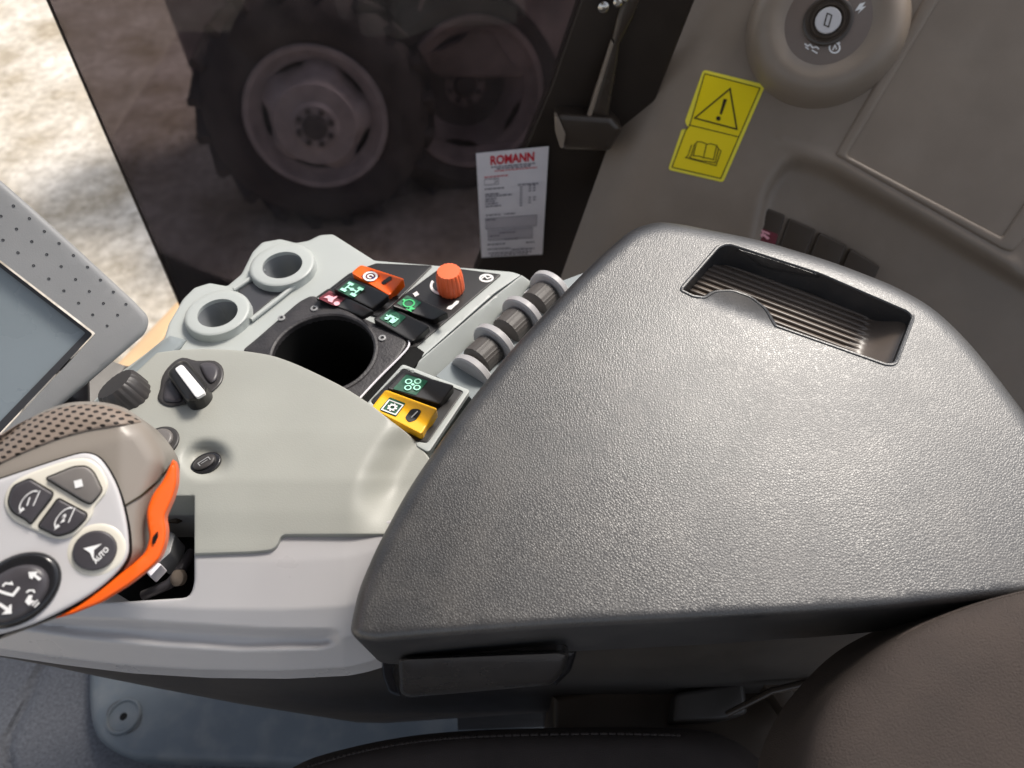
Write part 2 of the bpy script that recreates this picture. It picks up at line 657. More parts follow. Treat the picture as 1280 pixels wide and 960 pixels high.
def make_ground():
    m = bpy.data.materials.new('pale_gravel')
    m.use_nodes = True
    nt = m.node_tree
    b = nt.nodes['Principled BSDF']
    b.inputs['Roughness'].default_value = .9
    b.inputs['Specular IOR Level'].default_value = .2
    tc = nt.nodes.new('ShaderNodeTexCoord')
    n1 = nt.nodes.new('ShaderNodeTexNoise')
    n1.inputs['Scale'].default_value = 16
    n1.inputs['Detail'].default_value = 9
    n1.inputs['Roughness'].default_value = .72
    n2 = nt.nodes.new('ShaderNodeTexNoise')
    n2.inputs['Scale'].default_value = 2.2
    n2.inputs['Detail'].default_value = 5
    for n in (n1, n2):
        nt.links.new(tc.outputs['Object'], n.inputs['Vector'])
    r = nt.nodes.new('ShaderNodeValToRGB')
    e = r.color_ramp.elements
    e[0].position, e[0].color = .30, (.42, .37, .30, 1)
    e[1].position, e[1].color = .64, (.86, .80, .71, 1)
    nt.links.new(n1.outputs['Fac'], r.inputs['Fac'])
    r2 = nt.nodes.new('ShaderNodeValToRGB')
    e = r2.color_ramp.elements
    e[0].position, e[0].color = .33, (.62, .575, .50, 1)
    e[1].position, e[1].color = .62, (1, 1, 1, 1)
    nt.links.new(n2.outputs['Fac'], r2.inputs['Fac'])
    mx = nt.nodes.new('ShaderNodeMix')
    mx.data_type = 'RGBA'
    mx.blend_type = 'MULTIPLY'
    mx.inputs['Factor'].default_value = 1
    nt.links.new(r.outputs[0], mx.inputs['A'])
    nt.links.new(r2.outputs[0], mx.inputs['B'])
    nt.links.new(mx.outputs['Result'], b.inputs['Base Color'])
    bp = nt.nodes.new('ShaderNodeBump')
    bp.inputs['Distance'].default_value = .03
    bp.inputs['Strength'].default_value = .6
    nt.links.new(n1.outputs['Fac'], bp.inputs['Height'])
    nt.links.new(bp.outputs[0], b.inputs['Normal'])
    return m


def make_glass():
    m = bpy.data.materials.new('dark_tinted_glass')
    m.use_nodes = True
    nt = m.node_tree
    nt.nodes.remove(nt.nodes['Principled BSDF'])
    out = nt.nodes['Material Output']
    tr = nt.nodes.new('ShaderNodeBsdfTransparent')
    tr.inputs['Color'].default_value = (.355, .325, .335, 1)     # two faces of the pane: about a tenth passes
    gl = nt.nodes.new('ShaderNodeBsdfGlossy')
    gl.inputs['Roughness'].default_value = .03
    fr = nt.nodes.new('ShaderNodeFresnel')
    fr.inputs['IOR'].default_value = 1.35
    mx = nt.nodes.new('ShaderNodeMixShader')
    nt.links.new(fr.outputs[0], mx.inputs[0])
    nt.links.new(tr.outputs[0], mx.inputs[1])
    nt.links.new(gl.outputs[0], mx.inputs[2])
    # a thin film of dust, streaky downwards, that also paints a hazy veil
    tc = nt.nodes.new('ShaderNodeTexCoord')
    mp = nt.nodes.new('ShaderNodeMapping')
    mp.inputs['Scale'].default_value = (14, 14, 4)
    nt.links.new(tc.outputs['Object'], mp.inputs['Vector'])
    nz = nt.nodes.new('ShaderNodeTexNoise')
    nz.inputs['Scale'].default_value = 1.0
    nz.inputs['Detail'].default_value = 8
    nt.links.new(mp.outputs[0], nz.inputs['Vector'])
    mr = nt.nodes.new('ShaderNodeMapRange')
    mr.inputs['From Min'].default_value = .35
    mr.inputs['From Max'].default_value = .75
    mr.inputs['To Min'].default_value = .010
    mr.inputs['To Max'].default_value = .050
    nt.links.new(nz.outputs['Fac'], mr.inputs['Value'])
    df = nt.nodes.new('ShaderNodeBsdfDiffuse')
    df.inputs['Color'].default_value = (.50, .44, .42, 1)
    m3 = nt.nodes.new('ShaderNodeMixShader')
    nt.links.new(mr.outputs[0], m3.inputs[0])
    nt.links.new(mx.outputs[0], m3.inputs[1])
    nt.links.new(df.outputs[0], m3.inputs[2])
    nt.links.new(m3.outputs[0], out.inputs['Surface'])
    return m


def make_weave():
    def ex(nt, b, tc, mx):
        # woven grip: rows of small dark openings, laid on the pad's own plane
        uv = nt.nodes.new('ShaderNodeUVMap')
        uv.uv_map = 'plane'
        mp = nt.nodes.new('ShaderNodeMapping')
        mp.inputs['Rotation'].default_value = (0, 0, math.radians(-22))
        mp.inputs['Scale'].default_value = (900, 1400, 1)
        nt.links.new(uv.outputs[0], mp.inputs['Vector'])
        sx = nt.nodes.new('ShaderNodeSeparateXYZ')
        nt.links.new(mp.outputs[0], sx.inputs[0])

        def op(o, a, bb=None):
            n = nt.nodes.new('ShaderNodeMath')
            n.operation = o
            for i, v in enumerate((a, bb)):
                if v is None:
                    continue
                if isinstance(v, (int, float)):
                    n.inputs[i].default_value = v
                else:
                    nt.links.new(v, n.inputs[i])
            return n.outputs[0]
        p = op('MULTIPLY', op('SINE', sx.outputs['X']), op('SINE', sx.outputs['Y']))
        rm = nt.nodes.new('ShaderNodeMapRange')
        rm.interpolation_type = 'SMOOTHSTEP'
        rm.inputs['From Min'].default_value = .25
        rm.inputs['From Max'].default_value = .6
        nt.links.new(p, rm.inputs['Value'])
        mc = nt.nodes.new('ShaderNodeMix')
        mc.data_type = 'RGBA'
        nt.links.new(rm.outputs[0], mc.inputs['Factor'])
        nt.links.new(mx.outputs[0], mc.inputs['A'])
        mc.inputs['B'].default_value = (.012, .008, .006, 1)
        nt.links.new(mc.outputs['Result'], b.inputs['Base Color'])
        inv = op('SUBTRACT', 1.0, rm.outputs[0])
        bp = nt.nodes.new('ShaderNodeBump')
        bp.inputs['Strength'].default_value = .8
        bp.inputs['Distance'].default_value = .0015
        nt.links.new(inv, bp.inputs['Height'])
        nt.links.new(bp.outputs[0], b.inputs['Normal'])
    return mat('woven_grip_mesh', (.235, .185, .15), .5, .4, None, .05, extra=ex)


M['key_plate'] = mat('brown_key_plate', (.17, .132, .11), .4, .4, None, .05)
M['dark_ring_cup'] = mat('dark_ring_cup', (.19, .20, .21), .26, .5, None, .05)
M['gravel'] = make_ground()
M['glass'] = make_glass()
M['weave'] = make_weave()


def sstep(a, b, x):
    t = min(1, max(0, (x - a) / (b - a)))
    return t * t * (3 - 2 * t)


def interp(x, pts):
    return float(np.interp(x, [p[0] for p in pts], [p[1] for p in pts]))


exec_parts = []
# ------------------------------------------------------------------ outdoors
GZ = -1.42
bm = bmesh.new()
bmesh.ops.create_grid(bm, x_segments=2, y_segments=2, size=150)
for v in bm.verts:
    v.co.z = GZ
obj('ground', bm, M['gravel'], kind='structure')

tr = thing('parked_tractor', 'old farm tractor with dusty white wheel rims parked outside behind the tinted side window', 'tractor', (-.6, 3.6, GZ))


def wheel(pxc, ydist, r_out, r_rim, width, yaw, dish, lugs, rimmat, hubs):
    d = ray(*pxc)
    c = CAM + d * (ydist / d.y)
    ax = Vector((math.sin(yaw), -math.cos(yaw), .22)).normalized()     # outward, towards the cab
    w = width
    ty = lathe(c, ax, [(r_rim, -w), (r_rim * 1.05, -w), (r_out * .88, -w * 1.02), (r_out * .97, -w * .9), (r_out, -w * .7), (r_out, -.25 * w),
                       (r_out * .97, -.06 * w), (r_out * .88, .06 * w), (r_rim * 1.25, .10 * w), (r_rim * 1.06, .02 * w), (r_rim, -.04 * w)], 56)
    q = ax.to_track_quat('Z', 'Y').to_matrix().to_4x4()
    for k in range(lugs):
        a = 2 * PI * k / lugs
        for s in (0, 1):
            aa = a + s * PI / lugs
            Mx = Matrix.Translation(c) @ q @ Matrix.Rotation(aa, 4, 'Z') @ Matrix.Translation((r_out * 1.005, 0, -.28 * w - s * .42 * w)) @ Matrix.Rotation(math.radians(38 if s else -38), 4, 'X')
            boxm((-.03, -.026, -.30 * w), (.032, .026, .30 * w), .008, ty, Mx)
    wh = obj('wheel', ty, M['tyre'], tr)
    rim = lathe(c, ax, [(r_rim * 1.0, -.6 * w), (r_rim * .98, -.05 * w), (r_rim * 1.06, .04 * w), (r_rim * 1.04, .075 * w), (r_rim * .97, .06 * w), (r_rim * .92, -.02 * w),
                        (r_rim * .86, -.10 * w), (r_rim * .80, -.13 * w)], 56)
    obj('rim', rim, rimmat, wh)
    # wavy disc edge: eight lobes with openings to the rim between
    n = 96
    prof = [(.80, -.20), (.76, -.10), (.58, -.02 + dish), (.36, .0 + dish), (.30, .06 + dish), (.18, .06 + dish)]
    db = bmesh.new()
    rings = []
    for i, (r, z) in enumerate(prof):
        ring = []
        for k in range(n):
            a = 2 * PI * k / n
            rr = r * r_rim
            if i < 2:
                rr *= 1 + .085 * max(-.6, min(.6, math.cos(a * 5))) / .6
            ring.append(db.verts.new(c + (q.to_3x3() @ Vector((rr * math.cos(a), rr * math.sin(a), z * w)))))
        rings.append(ring)
    for A, B in zip(rings[:-1], rings[1:]):
        for k in range(n):
            db.faces.new((A[k], A[(k + 1) % n], B[(k + 1) % n], B[k]))
    bmesh.ops.recalc_face_normals(db, faces=db.faces[:])
    obj('wheel_disc', db, rimmat, wh)
    hb = lathe(c, ax, [(r_rim * .18, (.02 + dish) * w), (r_rim * .175, (.10 + dish) * w), (r_rim * .14, (.13 + dish) * w), (0, (.13 + dish) * w)], 24)
    obj('hub', hb, hubs, wh)
    for k in range(8):
        nb = bmesh.new()
        a = 2 * PI * k / 8 + .2
        p = c + q.to_3x3() @ Vector((r_rim * .245 * math.cos(a), r_rim * .245 * math.sin(a), (.05 + dish) * w))
        lathe(p, ax, [(.016, 0), (.016, .022), (0, .026)], 6, bm=nb)
        obj('wheel_nut', nb, M['tyre'], wh)
    # dark inside of the rim
    ib = lathe(c, ax, [(r_rim * .99, -.5 * w), (0, -.5 * w)], 40)
    obj('rim_back', ib, M['tyre'], wh)
    return c


wheel((396, 149), 3.36, .60, .355, .36, math.radians(9), .30, 20, M['rim'], M['tyre'])
wheel((592, 118), 3.75, .60, .40, .40, math.radians(18), -.55, 20, M['machine'], M['tyre'])
wheel((440, 40), 4.6, .66, .42, .45, math.radians(14), -.2, 18, M['machine'], M['rust'])
# frame, engine bonnet and mudguard over the wheels
obj('chassis', boxm((-1.9, 3.9, GZ + .55), (1.6, 4.5, GZ + 1.05), .05), M['machine'], tr)
obj('bonnet', boxm((-2.2, 4.0, GZ + 1.06), (-.2, 4.7, GZ + 1.7), .12), M['machine'], tr)
fb = bmesh.new()
for k in range(13):
    a0 = math.radians(15 + 150 * k / 13)
    a1 = math.radians(15 + 150 * (k + 1) / 13)
    c = Vector((.25, 4.05, GZ + .68))
    vs = []
    for a, y in ((a0, 3.75), (a1, 3.75), (a1, 4.35), (a0, 4.35)):
        vs.append(fb.verts.new(Vector((c.x + .80 * math.cos(a), y, c.z + .80 * math.sin(a)))))
    fb.faces.new(vs)
bmesh.ops.remove_doubles(fb, verts=fb.verts[:], dist=.001)
bmesh.ops.solidify(fb, geom=fb.faces[:], thickness=.02)
obj('mudguard', fb, M['machine'], tr)

# ------------------------------------------------------------------ cab shell
fl = bmesh.new()
boxm((-1.25, -.9, -.05), (1.3, .80, 0), 0, fl)
obj('floor', fl, M['floor'], kind='structure')

PW = Plane((0, .86, .5), (0, -1, .0))
wn = thing('side_window', 'dark tinted side window pane with black border beside the console', 'window', (.1, .86, .3))
gl = surf(PW, [(59, 0), (-12, -160), (900, -160), (815, 0), (702, 349), (690, 420), (240, 420), (215, 360)], depth=.005)
obj('glass', gl, M['glass'], wn)
fr = surf(PW, [(726, 0), (806, -160), (955, -160), (868, 0), (770, 250), (712, 400), (690, 470), (575, 470), (592, 345), (640, 225), (690, 105)], h=.004, depth=.03, R=3, Hb=.003)
obj('border', fr, M['frame_dark'], wn)
# seal strip down the front edge of the pane
se = surf(PW, [(57.5, 0), (-14, -160), (-11.5, -160), (60, 0), (217, 360), (242, 420), (240, 420), (214.6, 360)], h=.002, depth=.003)
obj('seal', se, M['frame_dark'], wn)
# latch on the border
PL = Plane(PW.at(740, 150) + Vector((0, -.02, 0)), (0, -1, .15))
lt = surf(PL, rp([(735, 147), (740, 128), (764, 50), (770, 22), (780, -10), (800, -40), (815, -40), (800, 0), (792, 22), (775, 55), (772, 80), (760, 148)], 5), h=.012, R=8, Hb=.007, depth=.02)
la = obj('latch_arm', lt, M['latch'], wn)
obj('arm_ridge', surf(PL, [(733, 147), (739, 147), (767, 55), (764, 50)], h=.0145, depth=.004, R=1.5, Hb=.002), M['trim'], la)
lb = surf(PL, rp([(694, 143), (700, 141), (765, 146), (778, 160), (762, 188), (705, 187), (697, 165)], 4), h=.02, R=9, Hb=.010, depth=.03)
lo = obj('latch_block', lb, M['latch'], wn)
obj('block_edge', surf(PL, rp([(693, 143), (698, 147), (707, 168), (704, 186), (700, 184), (694, 164)], 2), h=.024, R=1.5, Hb=.002, depth=.01), M['trim'], lo)
mb = bmesh.new()
for (x, y, r) in ((754, 8, 7), (772, 2, 6), (781, -3, 5)):
    lathe(PL.at(x, y, .014), PL.n, [(r * .0009, 0), (r * .0009, .004), (r * .0005, .006), (0, .006)], 14, bm=mb)
obj('latch_screws', mb, M['metal'], wn)

# tan sill strip by the front of the door
PS = Plane((0, 0, .12), (0, 0, 1))
si = thing('door_sill', 'smooth tan door sill strip between the grey terminal and the console', 'door sill', PS.at(170, 440))
obj('sill_strip', surf(PS, [(232, 366), (228, 385), (205, 425), (160, 480), (110, 520), (95, 500), (140, 462), (185, 415)], R=6, Hb=.008, depth=.05), M['sill'], si)

# ------------------------------------------------------------------ paper notice
PN = Plane((0, .852, .5), (0, -1, .0))
nt_ = thing('paper_notice', 'white printed paper notice with red heading stuck on the tinted window', 'notice', PN.at(640, 250))
NQ = [(595, 192), (686, 183), (678, 318), (602, 322)]
obj('sheet', surf(PN, NQ, depth=.0008, sp=14, h=lambda x, y: .002 + .0003 * math.sin(x * .06 + y * .03)), M['paper'], nt_)


class InkQ(Ink):
    """marks inside a four-cornered sheet: x, y run 0..1 across and down it"""
    def __init__(self, pl, q, off=.0008, h=None):
        self.pl, self.q, self.off, self.h = pl, [np.array(p, float) for p in q], off, h
        self.bm = bmesh.new()

    def pt(self, x, y):
        a, b, c, d = self.q
        p = (a * (1 - x) + b * x) * (1 - y) + (d * (1 - x) + c * x) * y
        hh = self.off + (self.h(p[0], p[1]) if self.h else 0)
        return self.bm.verts.new(self.pl.at(p[0], p[1], hh))

    def word(self, s, x, y, size, bold=0.0, sx=1.0):
        # text with y running down the sheet
        q = self.pt
        self.pt = lambda u, v: q(u, 2 * y - v)
        self.text(s, x, y, size, bold, sx)
        self.pt = q
        return self


hN = lambda x, y: .002 + .0003 * math.sin(x * .06 + y * .03)
I = InkQ(PN, NQ, .0004, hN)
for (x, y, w, hh) in ((.09, .63, .79, .10), (.12, .745, .70, .095)):
    I.line([(x, y), (x + w, y), (x + w, y + hh), (x, y + hh)], .006, True)
for (x, y, w, hh) in ((.10, .255, .20, .055),):
    I.line([(x, y), (x + w, y), (x + w, y + hh), (x, y + hh)], .006, True)
rnd = random.Random(3)


def words(I, x, y, x1, hgt=.012):
    while x < x1:
        w = rnd.uniform(.02, .07)
        I.line([(x, y), (min(x + w, x1), y + rnd.uniform(-.002, .002))], hgt)
        x += w + .012


for (x0, y, x1) in ((.2, .145, .82), (.28, .165, .76), (.1, .35, .38), (.58, .335, .88), (.1, .40, .3), (.1, .42, .5), (.1, .445, .26), (.1, .468, .24),
                    (.1, .49, .28), (.1, .515, .33), (.1, .60, .32), (.38, .60, .55), (.1, .645, .24), (.3, .775, .56), (.15, .80, .3),
                    (.38, .84, .60), (.1, .88, .4), (.72, .88, .86), (.1, .925, .48), (.5, .94, .86), (.12, .965, .82), (.15, .985, .76)):
    words(I, x0, y, x1)
for (x, y0, y1) in ((.63, .36, .53), (.76, .35, .42), (.82, .35, .42), (.76, .46, .52), (.83, .46, .50)):
    yy = y0
    while yy < y1:
        I.line([(x - .02, yy), (x + .02, yy)], .012)
        yy += .024
I.word('24', .26, .285, .05)
obj('small_print', I.bm, M['grey_ink'], nt_)
I = InkQ(PN, NQ, .0006, hN)
I.word('ROMANN', .50, .085, .115, .004, 1.22)
for (x0, y, x1) in ((.25, .185, .85), (.1, .235, .45)):
    words(I, x0, y, x1, .009)
obj('heading', I.bm, M['red_ink'], nt_)
I = InkQ(PN, NQ, .00025, hN)
I.fill([(.09, .635), (.88, .635), (.88, .725), (.09, .725)])
I.fill([(.12, .75), (.82, .75), (.82, .835), (.12, .835)])
obj('shaded_boxes', I.bm, M['paper_grey'], nt_)
ID = dict(c=(0, 0), vx=(1, 0), vy=(0, 1))     # marks measured straight in outline units


def px(pl, off=.0006, h=None):
    return Ink(pl, off=off, h=h, **ID)


# ------------------------------------------------------------------ control console
PC = Plane((0, 0, .745), (0, 0, 1))
PB = Plane((0, .178, .6), (0, -1, 0))
co = thing('control_console', 'pale grey armrest control console with switches, cup holder and thumb wheels', 'control console', (-.1, .3, .5))

crease = [(516, 455), (616, 366), (653, 344)]
seam = [(544, 470), (664, 361)]


def side_of(p, a, b):
    L = math.hypot(b[0] - a[0], b[1] - a[1])
    return ((b[0] - a[0]) * (p[1] - a[1]) - (b[1] - a[1]) * (p[0] - a[0])) / L


def h_base(x, y):
    return 0.0


BR = [(60, 580), (100, 520), (150, 466), (205, 425), (211, 405), (229, 374), (243, 360), (262, 354), (284, 358), (302, 343), (316, 315), (328, 303),
      (350, 299), (370, 304), (386, 301), (400, 294), (416, 293), (468, 326), (640, 340), (652, 344), (617, 368), (519, 455), (500, 500), (520, 560), (470, 600), (300, 600)]
ring_c = [(272, 391), (353, 331)]
hole_cup = PC.circle(405, 443, 66)
holes = [PC.circle(x, y, 26, n=32) for x, y in ring_c] + [hole_cup]
obj('console_top', surf(PC, rp(BR, 3, 3), h=h_base, R=3, Hb=.002, depth=.09, holes=holes, sp=9), M['pale_grey'], co)

# the two rings with their cups
for x, y in ring_c:
    rg = surf(PC, PC.circle(x, y, 40, .010), h=.010, R=5, Hb=.003, depth=.03, holes=[PC.circle(x, y, 24.5, .010)], hole_round=False, draft=.004)
    ro = obj('holder_ring', rg, M['pale_grey'], co)
    c = PC.at(x, y, .0095)
    s = PC.scale(x, y, .01)
    cup = lathe(c, (0, 0, 1), [(24.8 * s, 0), (24.3 * s, -.008), (23 * s, -.018), (18 * s, -.026), (10 * s, -.029), (0, -.030)], 40)
    obj('ring_cup', cup, M['dark_ring_cup'] if 'dark_ring_cup' in M else M['bezel_edge'], ro)
ins = rp([(297, 363), (330, 342), (343, 349), (356, 353), (368, 354), (340, 374), (313, 396), (309, 383), (303, 371)], 2)
obj('rail_insert', surf(PC, ins, h=.0012, depth=.004, R=1.5, Hb=.0006), M['bezel_edge'], co)
# rail rims on both sides of the insert
obj('rail_rim', tube([PC.at(x, y, .003) for x, y in ((292, 362), (312, 349), (330, 337))], .0022), M['pale_grey'], co)
obj('rail_rim', tube([PC.at(x, y, .003) for x, y in ((314, 400), (345, 376), (372, 354))], .0022), M['pale_grey'], co)
# raised flank rail running to the front, below the terminal
obj('front_rail', surf(PC, [(96, 524), (150, 468), (212, 418), (236, 424), (228, 436), (180, 476), (130, 530)], h=.004, R=9, Hb=.008, depth=.03), M['blue_grey'], co)

# cup holder
CPL = rp([(303, 438), (320, 424), (374, 377, 10), (390, 369, 6), (404, 375), (470, 405), (500, 414, 8), (512, 428, 9), (500, 447), (455, 496), (448, 505), (380, 500)], 5)
ch = surf(PC, CPL, h=.004, R=5, Hb=.003, depth=.02, holes=[PC.circle(404, 441, 63, .004, n=48)])
cho = obj('cup_holder', ch, M['cup'], co)
s = PC.scale(404, 441)
c = PC.at(404, 441, .004)
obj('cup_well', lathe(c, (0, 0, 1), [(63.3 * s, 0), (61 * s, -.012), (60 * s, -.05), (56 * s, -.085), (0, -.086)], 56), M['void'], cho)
obj('cup_lip', lathe(c, (0, 0, 1), [(62.6 * s, -.004), (62.8 * s, .0005), (65 * s, .0016), (68 * s, .0012), (70 * s, -.001)], 56), M['cup'], cho)
for x, y in ((393, 386), (478, 423), (352, 398)):
    obj('cup_screw', lathe(PC.at(x, y, .0042), (0, 0, 1), [(.0034, 0), (.0034, .001), (.0018, .0013), (.0016, -.0006), (0, -.0006)], 18), M['bezel'], cho)
obj('bright_edge', tube([PC.at(x, y, .0035) for x, y in spl([(446, 502), (472, 474), (500, 446), (511, 432), (509, 421), (501, 415)], False)], .0009, 6), M['paper'], cho)

# dark gap between cup holder and the switch frame
obj('gap_recess', surf(PC, [(446, 507), (516, 430), (530, 440), (520, 456), (468, 512)], h=.0012, depth=.003), M['void'], co)

# sloping flank from the crease down to the seam by the thumb wheels
def h_flank(x, y):
    return .0005 - .00065 * max(0, side_of((x, y), (519, 455), (652, 344)))


obj('console_flank', surf(PC, [(519, 455), (560, 420), (617, 371), (652, 344), (662, 351), (668, 362), (545, 473), (590, 492), (540, 575), (500, 560), (502, 500)], h=h_flank, depth=.07, sp=7, R=2, Hb=.001), M['pale_grey'], co)

# black switch plates
pA = [(392, 376), (436, 342), (470, 329), (541, 332), (488, 384), (472, 396)]
pB = [(468, 400), (500, 372), (553, 333), (627, 343), (520, 434), (500, 436)]
obj('switch_plate', surf(PC, rp(pA, 3, 3), h=.0016, depth=.004, R=1.5, Hb=.0006), M['black'], co)
plb = obj('switch_plate', surf(PC, rp(pB, 3, 3), h=.0016, depth=.004, R=1.5, Hb=.0006), M['black'], co)
pC = [(463, 502), (504, 461), (579, 490), (534, 554), (520, 552)]
obj('switch_plate', surf(PC, rp(pC, 3, 3), h=.0016, depth=.004, R=1.5, Hb=.0006), M['black'], co)
obj('plate_frame', surf(PC, rp([(455, 508), (503, 455), (588, 488), (536, 566), (524, 560)], 4, 3), h=.002, depth=.004, R=2, Hb=.001,
                        holes=[rp(pC, 3, 3)], hole_round=True), M['pale_grey'], co)


def rocker(q, m, name='rocker_switch', h=.007, dip=.003, label=None):
    """a rocker switch: four corners, two raised ends with a dip across the middle"""
    q = [np.array(p, float) for p in q]
    u = (q[1] - q[0] + q[2] - q[3]) / 2
    L = np.linalg.norm(u)
    u /= L
    c = sum(q) / 4

    def hh(x, y):
        s = ((x - c[0]) * u[0] + (y - c[1]) * u[1]) / (L / 2)
        return h + dip * (abs(s) ** 1.5 - .3) + (.0015 * s)
    bm = surf(PC, rp([tuple(p) for p in q], 3.5, 4), h=hh, R=2.5, Hb=.0012, depth=h - .001, sp=3)
    return obj(name, bm, m, co, label=label), hh


def field(sw, hh, q, m, name='symbol_field'):
    obj(name, surf(PC, rp(q, 1.5, 2), h=lambda x, y: hh(x, y) + .0005, depth=.0002, sp=1.6), m, sw)


def grid_frame(c, hh, ux=(11, 5.5), uy=(-9, 7.5), off=.0018):
    return Ink(PC, c, ux, uy, off, hh)


# orange park-brake switch
sw, hh = rocker([(439, 341), (451, 331), (506, 349), (487, 370)], M['orange'], h=.009, dip=.004, label='orange switch with round red-ringed symbol')
field(sw, hh, [(451, 345), (464, 337.5), (475, 345), (461, 353)], M['red_field'])
I = grid_frame((463, 345.3), hh)
I.arc(0, 0, .55, 0, 360, .2, 24)
I.arc(0, 0, .22, 30, 330, .14, 14)
obj('symbol', I.bm, M['white_ink'], sw)
I = grid_frame((463, 345.3), hh, off=.0021)
I.disc(.32, .02, .12)
obj('symbol', I.bm, M['navy_ink'], sw)
obj('thumb_inset', surf(PC, rp([(476, 353), (487, 345), (490, 347), (489, 350), (479, 356)], 2), h=lambda x, y: hh(x, y) + .0005, depth=.0003), M['black'], sw)

# green four-wheel drive switch
sw, hh = rocker([(416, 361), (437, 345), (487, 369), (466, 387)], M['black'], label='black switch with pale green axle symbol')
field(sw, hh, [(422, 363), (437, 350), (457, 359), (442, 373)], M['green_field'])
I = grid_frame((440, 361.5), hh)
for a in (-.55, .55):
    I.line([(a, -.5), (a, .5)], .14).line([(a - .28, -.5), (a + .28, -.5)], .32).line([(a - .28, .5), (a + .28, .5)], .32)
I.line([(-.55, 0), (.55, 0)], .14).disc(0, 0, .2)
obj('symbol', I.bm, M['mint_ink'], sw)

# red switch half behind the cup holder
sw, hh = rocker([(394, 372), (411, 360), (468, 389), (454, 397)], M['black'], h=.004, label='black switch with pink machine symbol on a red field')
field(sw, hh, [(398, 373), (412, 363), (432, 373), (419, 383)], M['red_field'])
I = grid_frame((414, 374), hh)
I.fill([(-.7, .2), (-.5, -.3), (0, -.35), (.1, -.7), (.25, -.65), (.2, -.1), (.35, .3), (-.1, .35), (-.3, .1)])
I.disc(.75, .15, .27)
obj('symbol', I.bm, M['pink_ink'], sw)

# implement switch pair
sw, hh = rocker([(489, 382), (508, 366), (561, 391), (541, 401)], M['black'], label='black switch with green loop symbol')
field(sw, hh, [(496, 379), (509, 369), (527, 378), (514, 390)], M['green_field'])
I = grid_frame((511, 379), hh)
I.arc(0, 0, .48, 0, 360, .14).fill([(.35, .2), (.95, .25), (.6, .75)]).line([(-.75, -.1), (-.4, -.1)], .2).line([(.3, .7), (.9, .7)], .12)
obj('symbol', I.bm, M['green_ink'], sw)
sw, hh = rocker([(466, 399), (488, 383), (538, 408), (516, 428)], M['black'], label='black switch with mint implement symbol')
field(sw, hh, [(474, 398), (488, 386), (508, 396), (494, 409)], M['green_field'])
I = grid_frame((490, 398.5), hh)
I.fill([(-.5, -.35), (.5, -.35), (.5, .1), (-.5, .1)]).fill([(-.05, .1), (.5, .1), (.42, .45), (.02, .45)]).disc(-.42, .22, .2).line([(-.75, -.1), (-.5, -.1)], .14)
obj('symbol', I.bm, M['mint_ink'], sw)
I = grid_frame((490, 398.5), hh, off=.0021)
I.disc(-.15, 0, .13).line([(.1, -.25), (.3, -.2)], .1)
obj('symbol', I.bm, M['green_field'], sw)

# marks and orange-red knob on the plate
I = px(PC, .0022)
I.arc(552, 357, 13, 100, 215, 3.2, ry=10)
obj('dial_arc', I.bm, M['white_ink'], plb)
I = px(PC, .0022)
I.fill([(516, 367), (521, 364), (524, 368), (519, 371)])
obj('plate_mark', I.bm, M['white_ink'], plb)
I = px(PC, .0022)
I.fill([(558, 386), (560, 383), (565, 381), (570, 376), (574, 376), (573, 379), (568, 383), (564, 387)])
obj('plate_mark', I.bm, M['white_ink'], plb)
I = px(PC, .0022)
I.arc(608, 347.5, 8, 0, 360, 2.2, ry=4.2).line([(601, 349), (606, 345), (609, 348), (615, 346)], 1.6)
obj('plate_mark', I.bm, M['white_ink'], plb)
kc = PC.at(564, 362, .0018)
s = PC.scale(564, 362)
ko = lathe(kc, (-.03, -.02, 1), [(16.5 * s, 0), (17.2 * s, .002), (16.6 * s, .016), (15.2 * s, .0225), (14 * s, .024), (0, .0245)], 72, 18, .0007)
obj('round_knob', ko, M['orange_dark'], co, label='orange-red ribbed knob')

# fan and yellow switches
sw, hh = rocker([(483, 485), (504, 463), (568, 482), (550, 506)], M['black'], h=.008, label='black switch with pale green fan symbol')
field(sw, hh, [(491, 486), (508, 468), (535, 476), (520, 494)], M['green_field'])
I = grid_frame((516, 480.5), hh, (12.5, 4), (-7, 9))
for a in range(4):
    t = math.radians(a * 90 + 20)
    I.arc(.56 * math.cos(t), .56 * math.sin(t), .27, 0, 360, .12, 14)
I.disc(0, 0, .15)
obj('symbol', I.bm, M['mint_ink'], sw)
sw, hh = rocker([(464, 510), (482, 487), (547, 511), (527, 543)], M['yellow'], h=.010, dip=.005, label='amber yellow switch with green square symbol')
field(sw, hh, [(474, 512), (487, 496.5), (507, 504), (495, 521)], M['green_field'])
I = grid_frame((490.5, 509), hh, (12, 4.5), (-7.5, 9.5), .0018)
I.line([(-.72, -.62), (.72, -.62), (.72, .62), (-.72, .62)], .12, True)
for k in range(8):
    t = 2 * PI * k / 8
    I.line([(.2 * math.cos(t), .2 * math.sin(t)), (.45 * math.cos(t), .45 * math.sin(t))], .17)
I.arc(0, 0, .27, 0, 360, .14)
obj('symbol', I.bm, M['white_ink'], sw)
obj('thumb_inset', surf(PC, rp([(506, 522), (514, 511), (523, 511), (527, 514), (520, 525), (511, 528)], 3), h=lambda x, y: hh(x, y) + .0005, depth=.0003), M['black'], sw)
I = px(PC, .0009, hh)
I.line([(514, 522), (522, 514)], 1.5)
obj('inset_mark', I.bm, M['bezel'], sw)

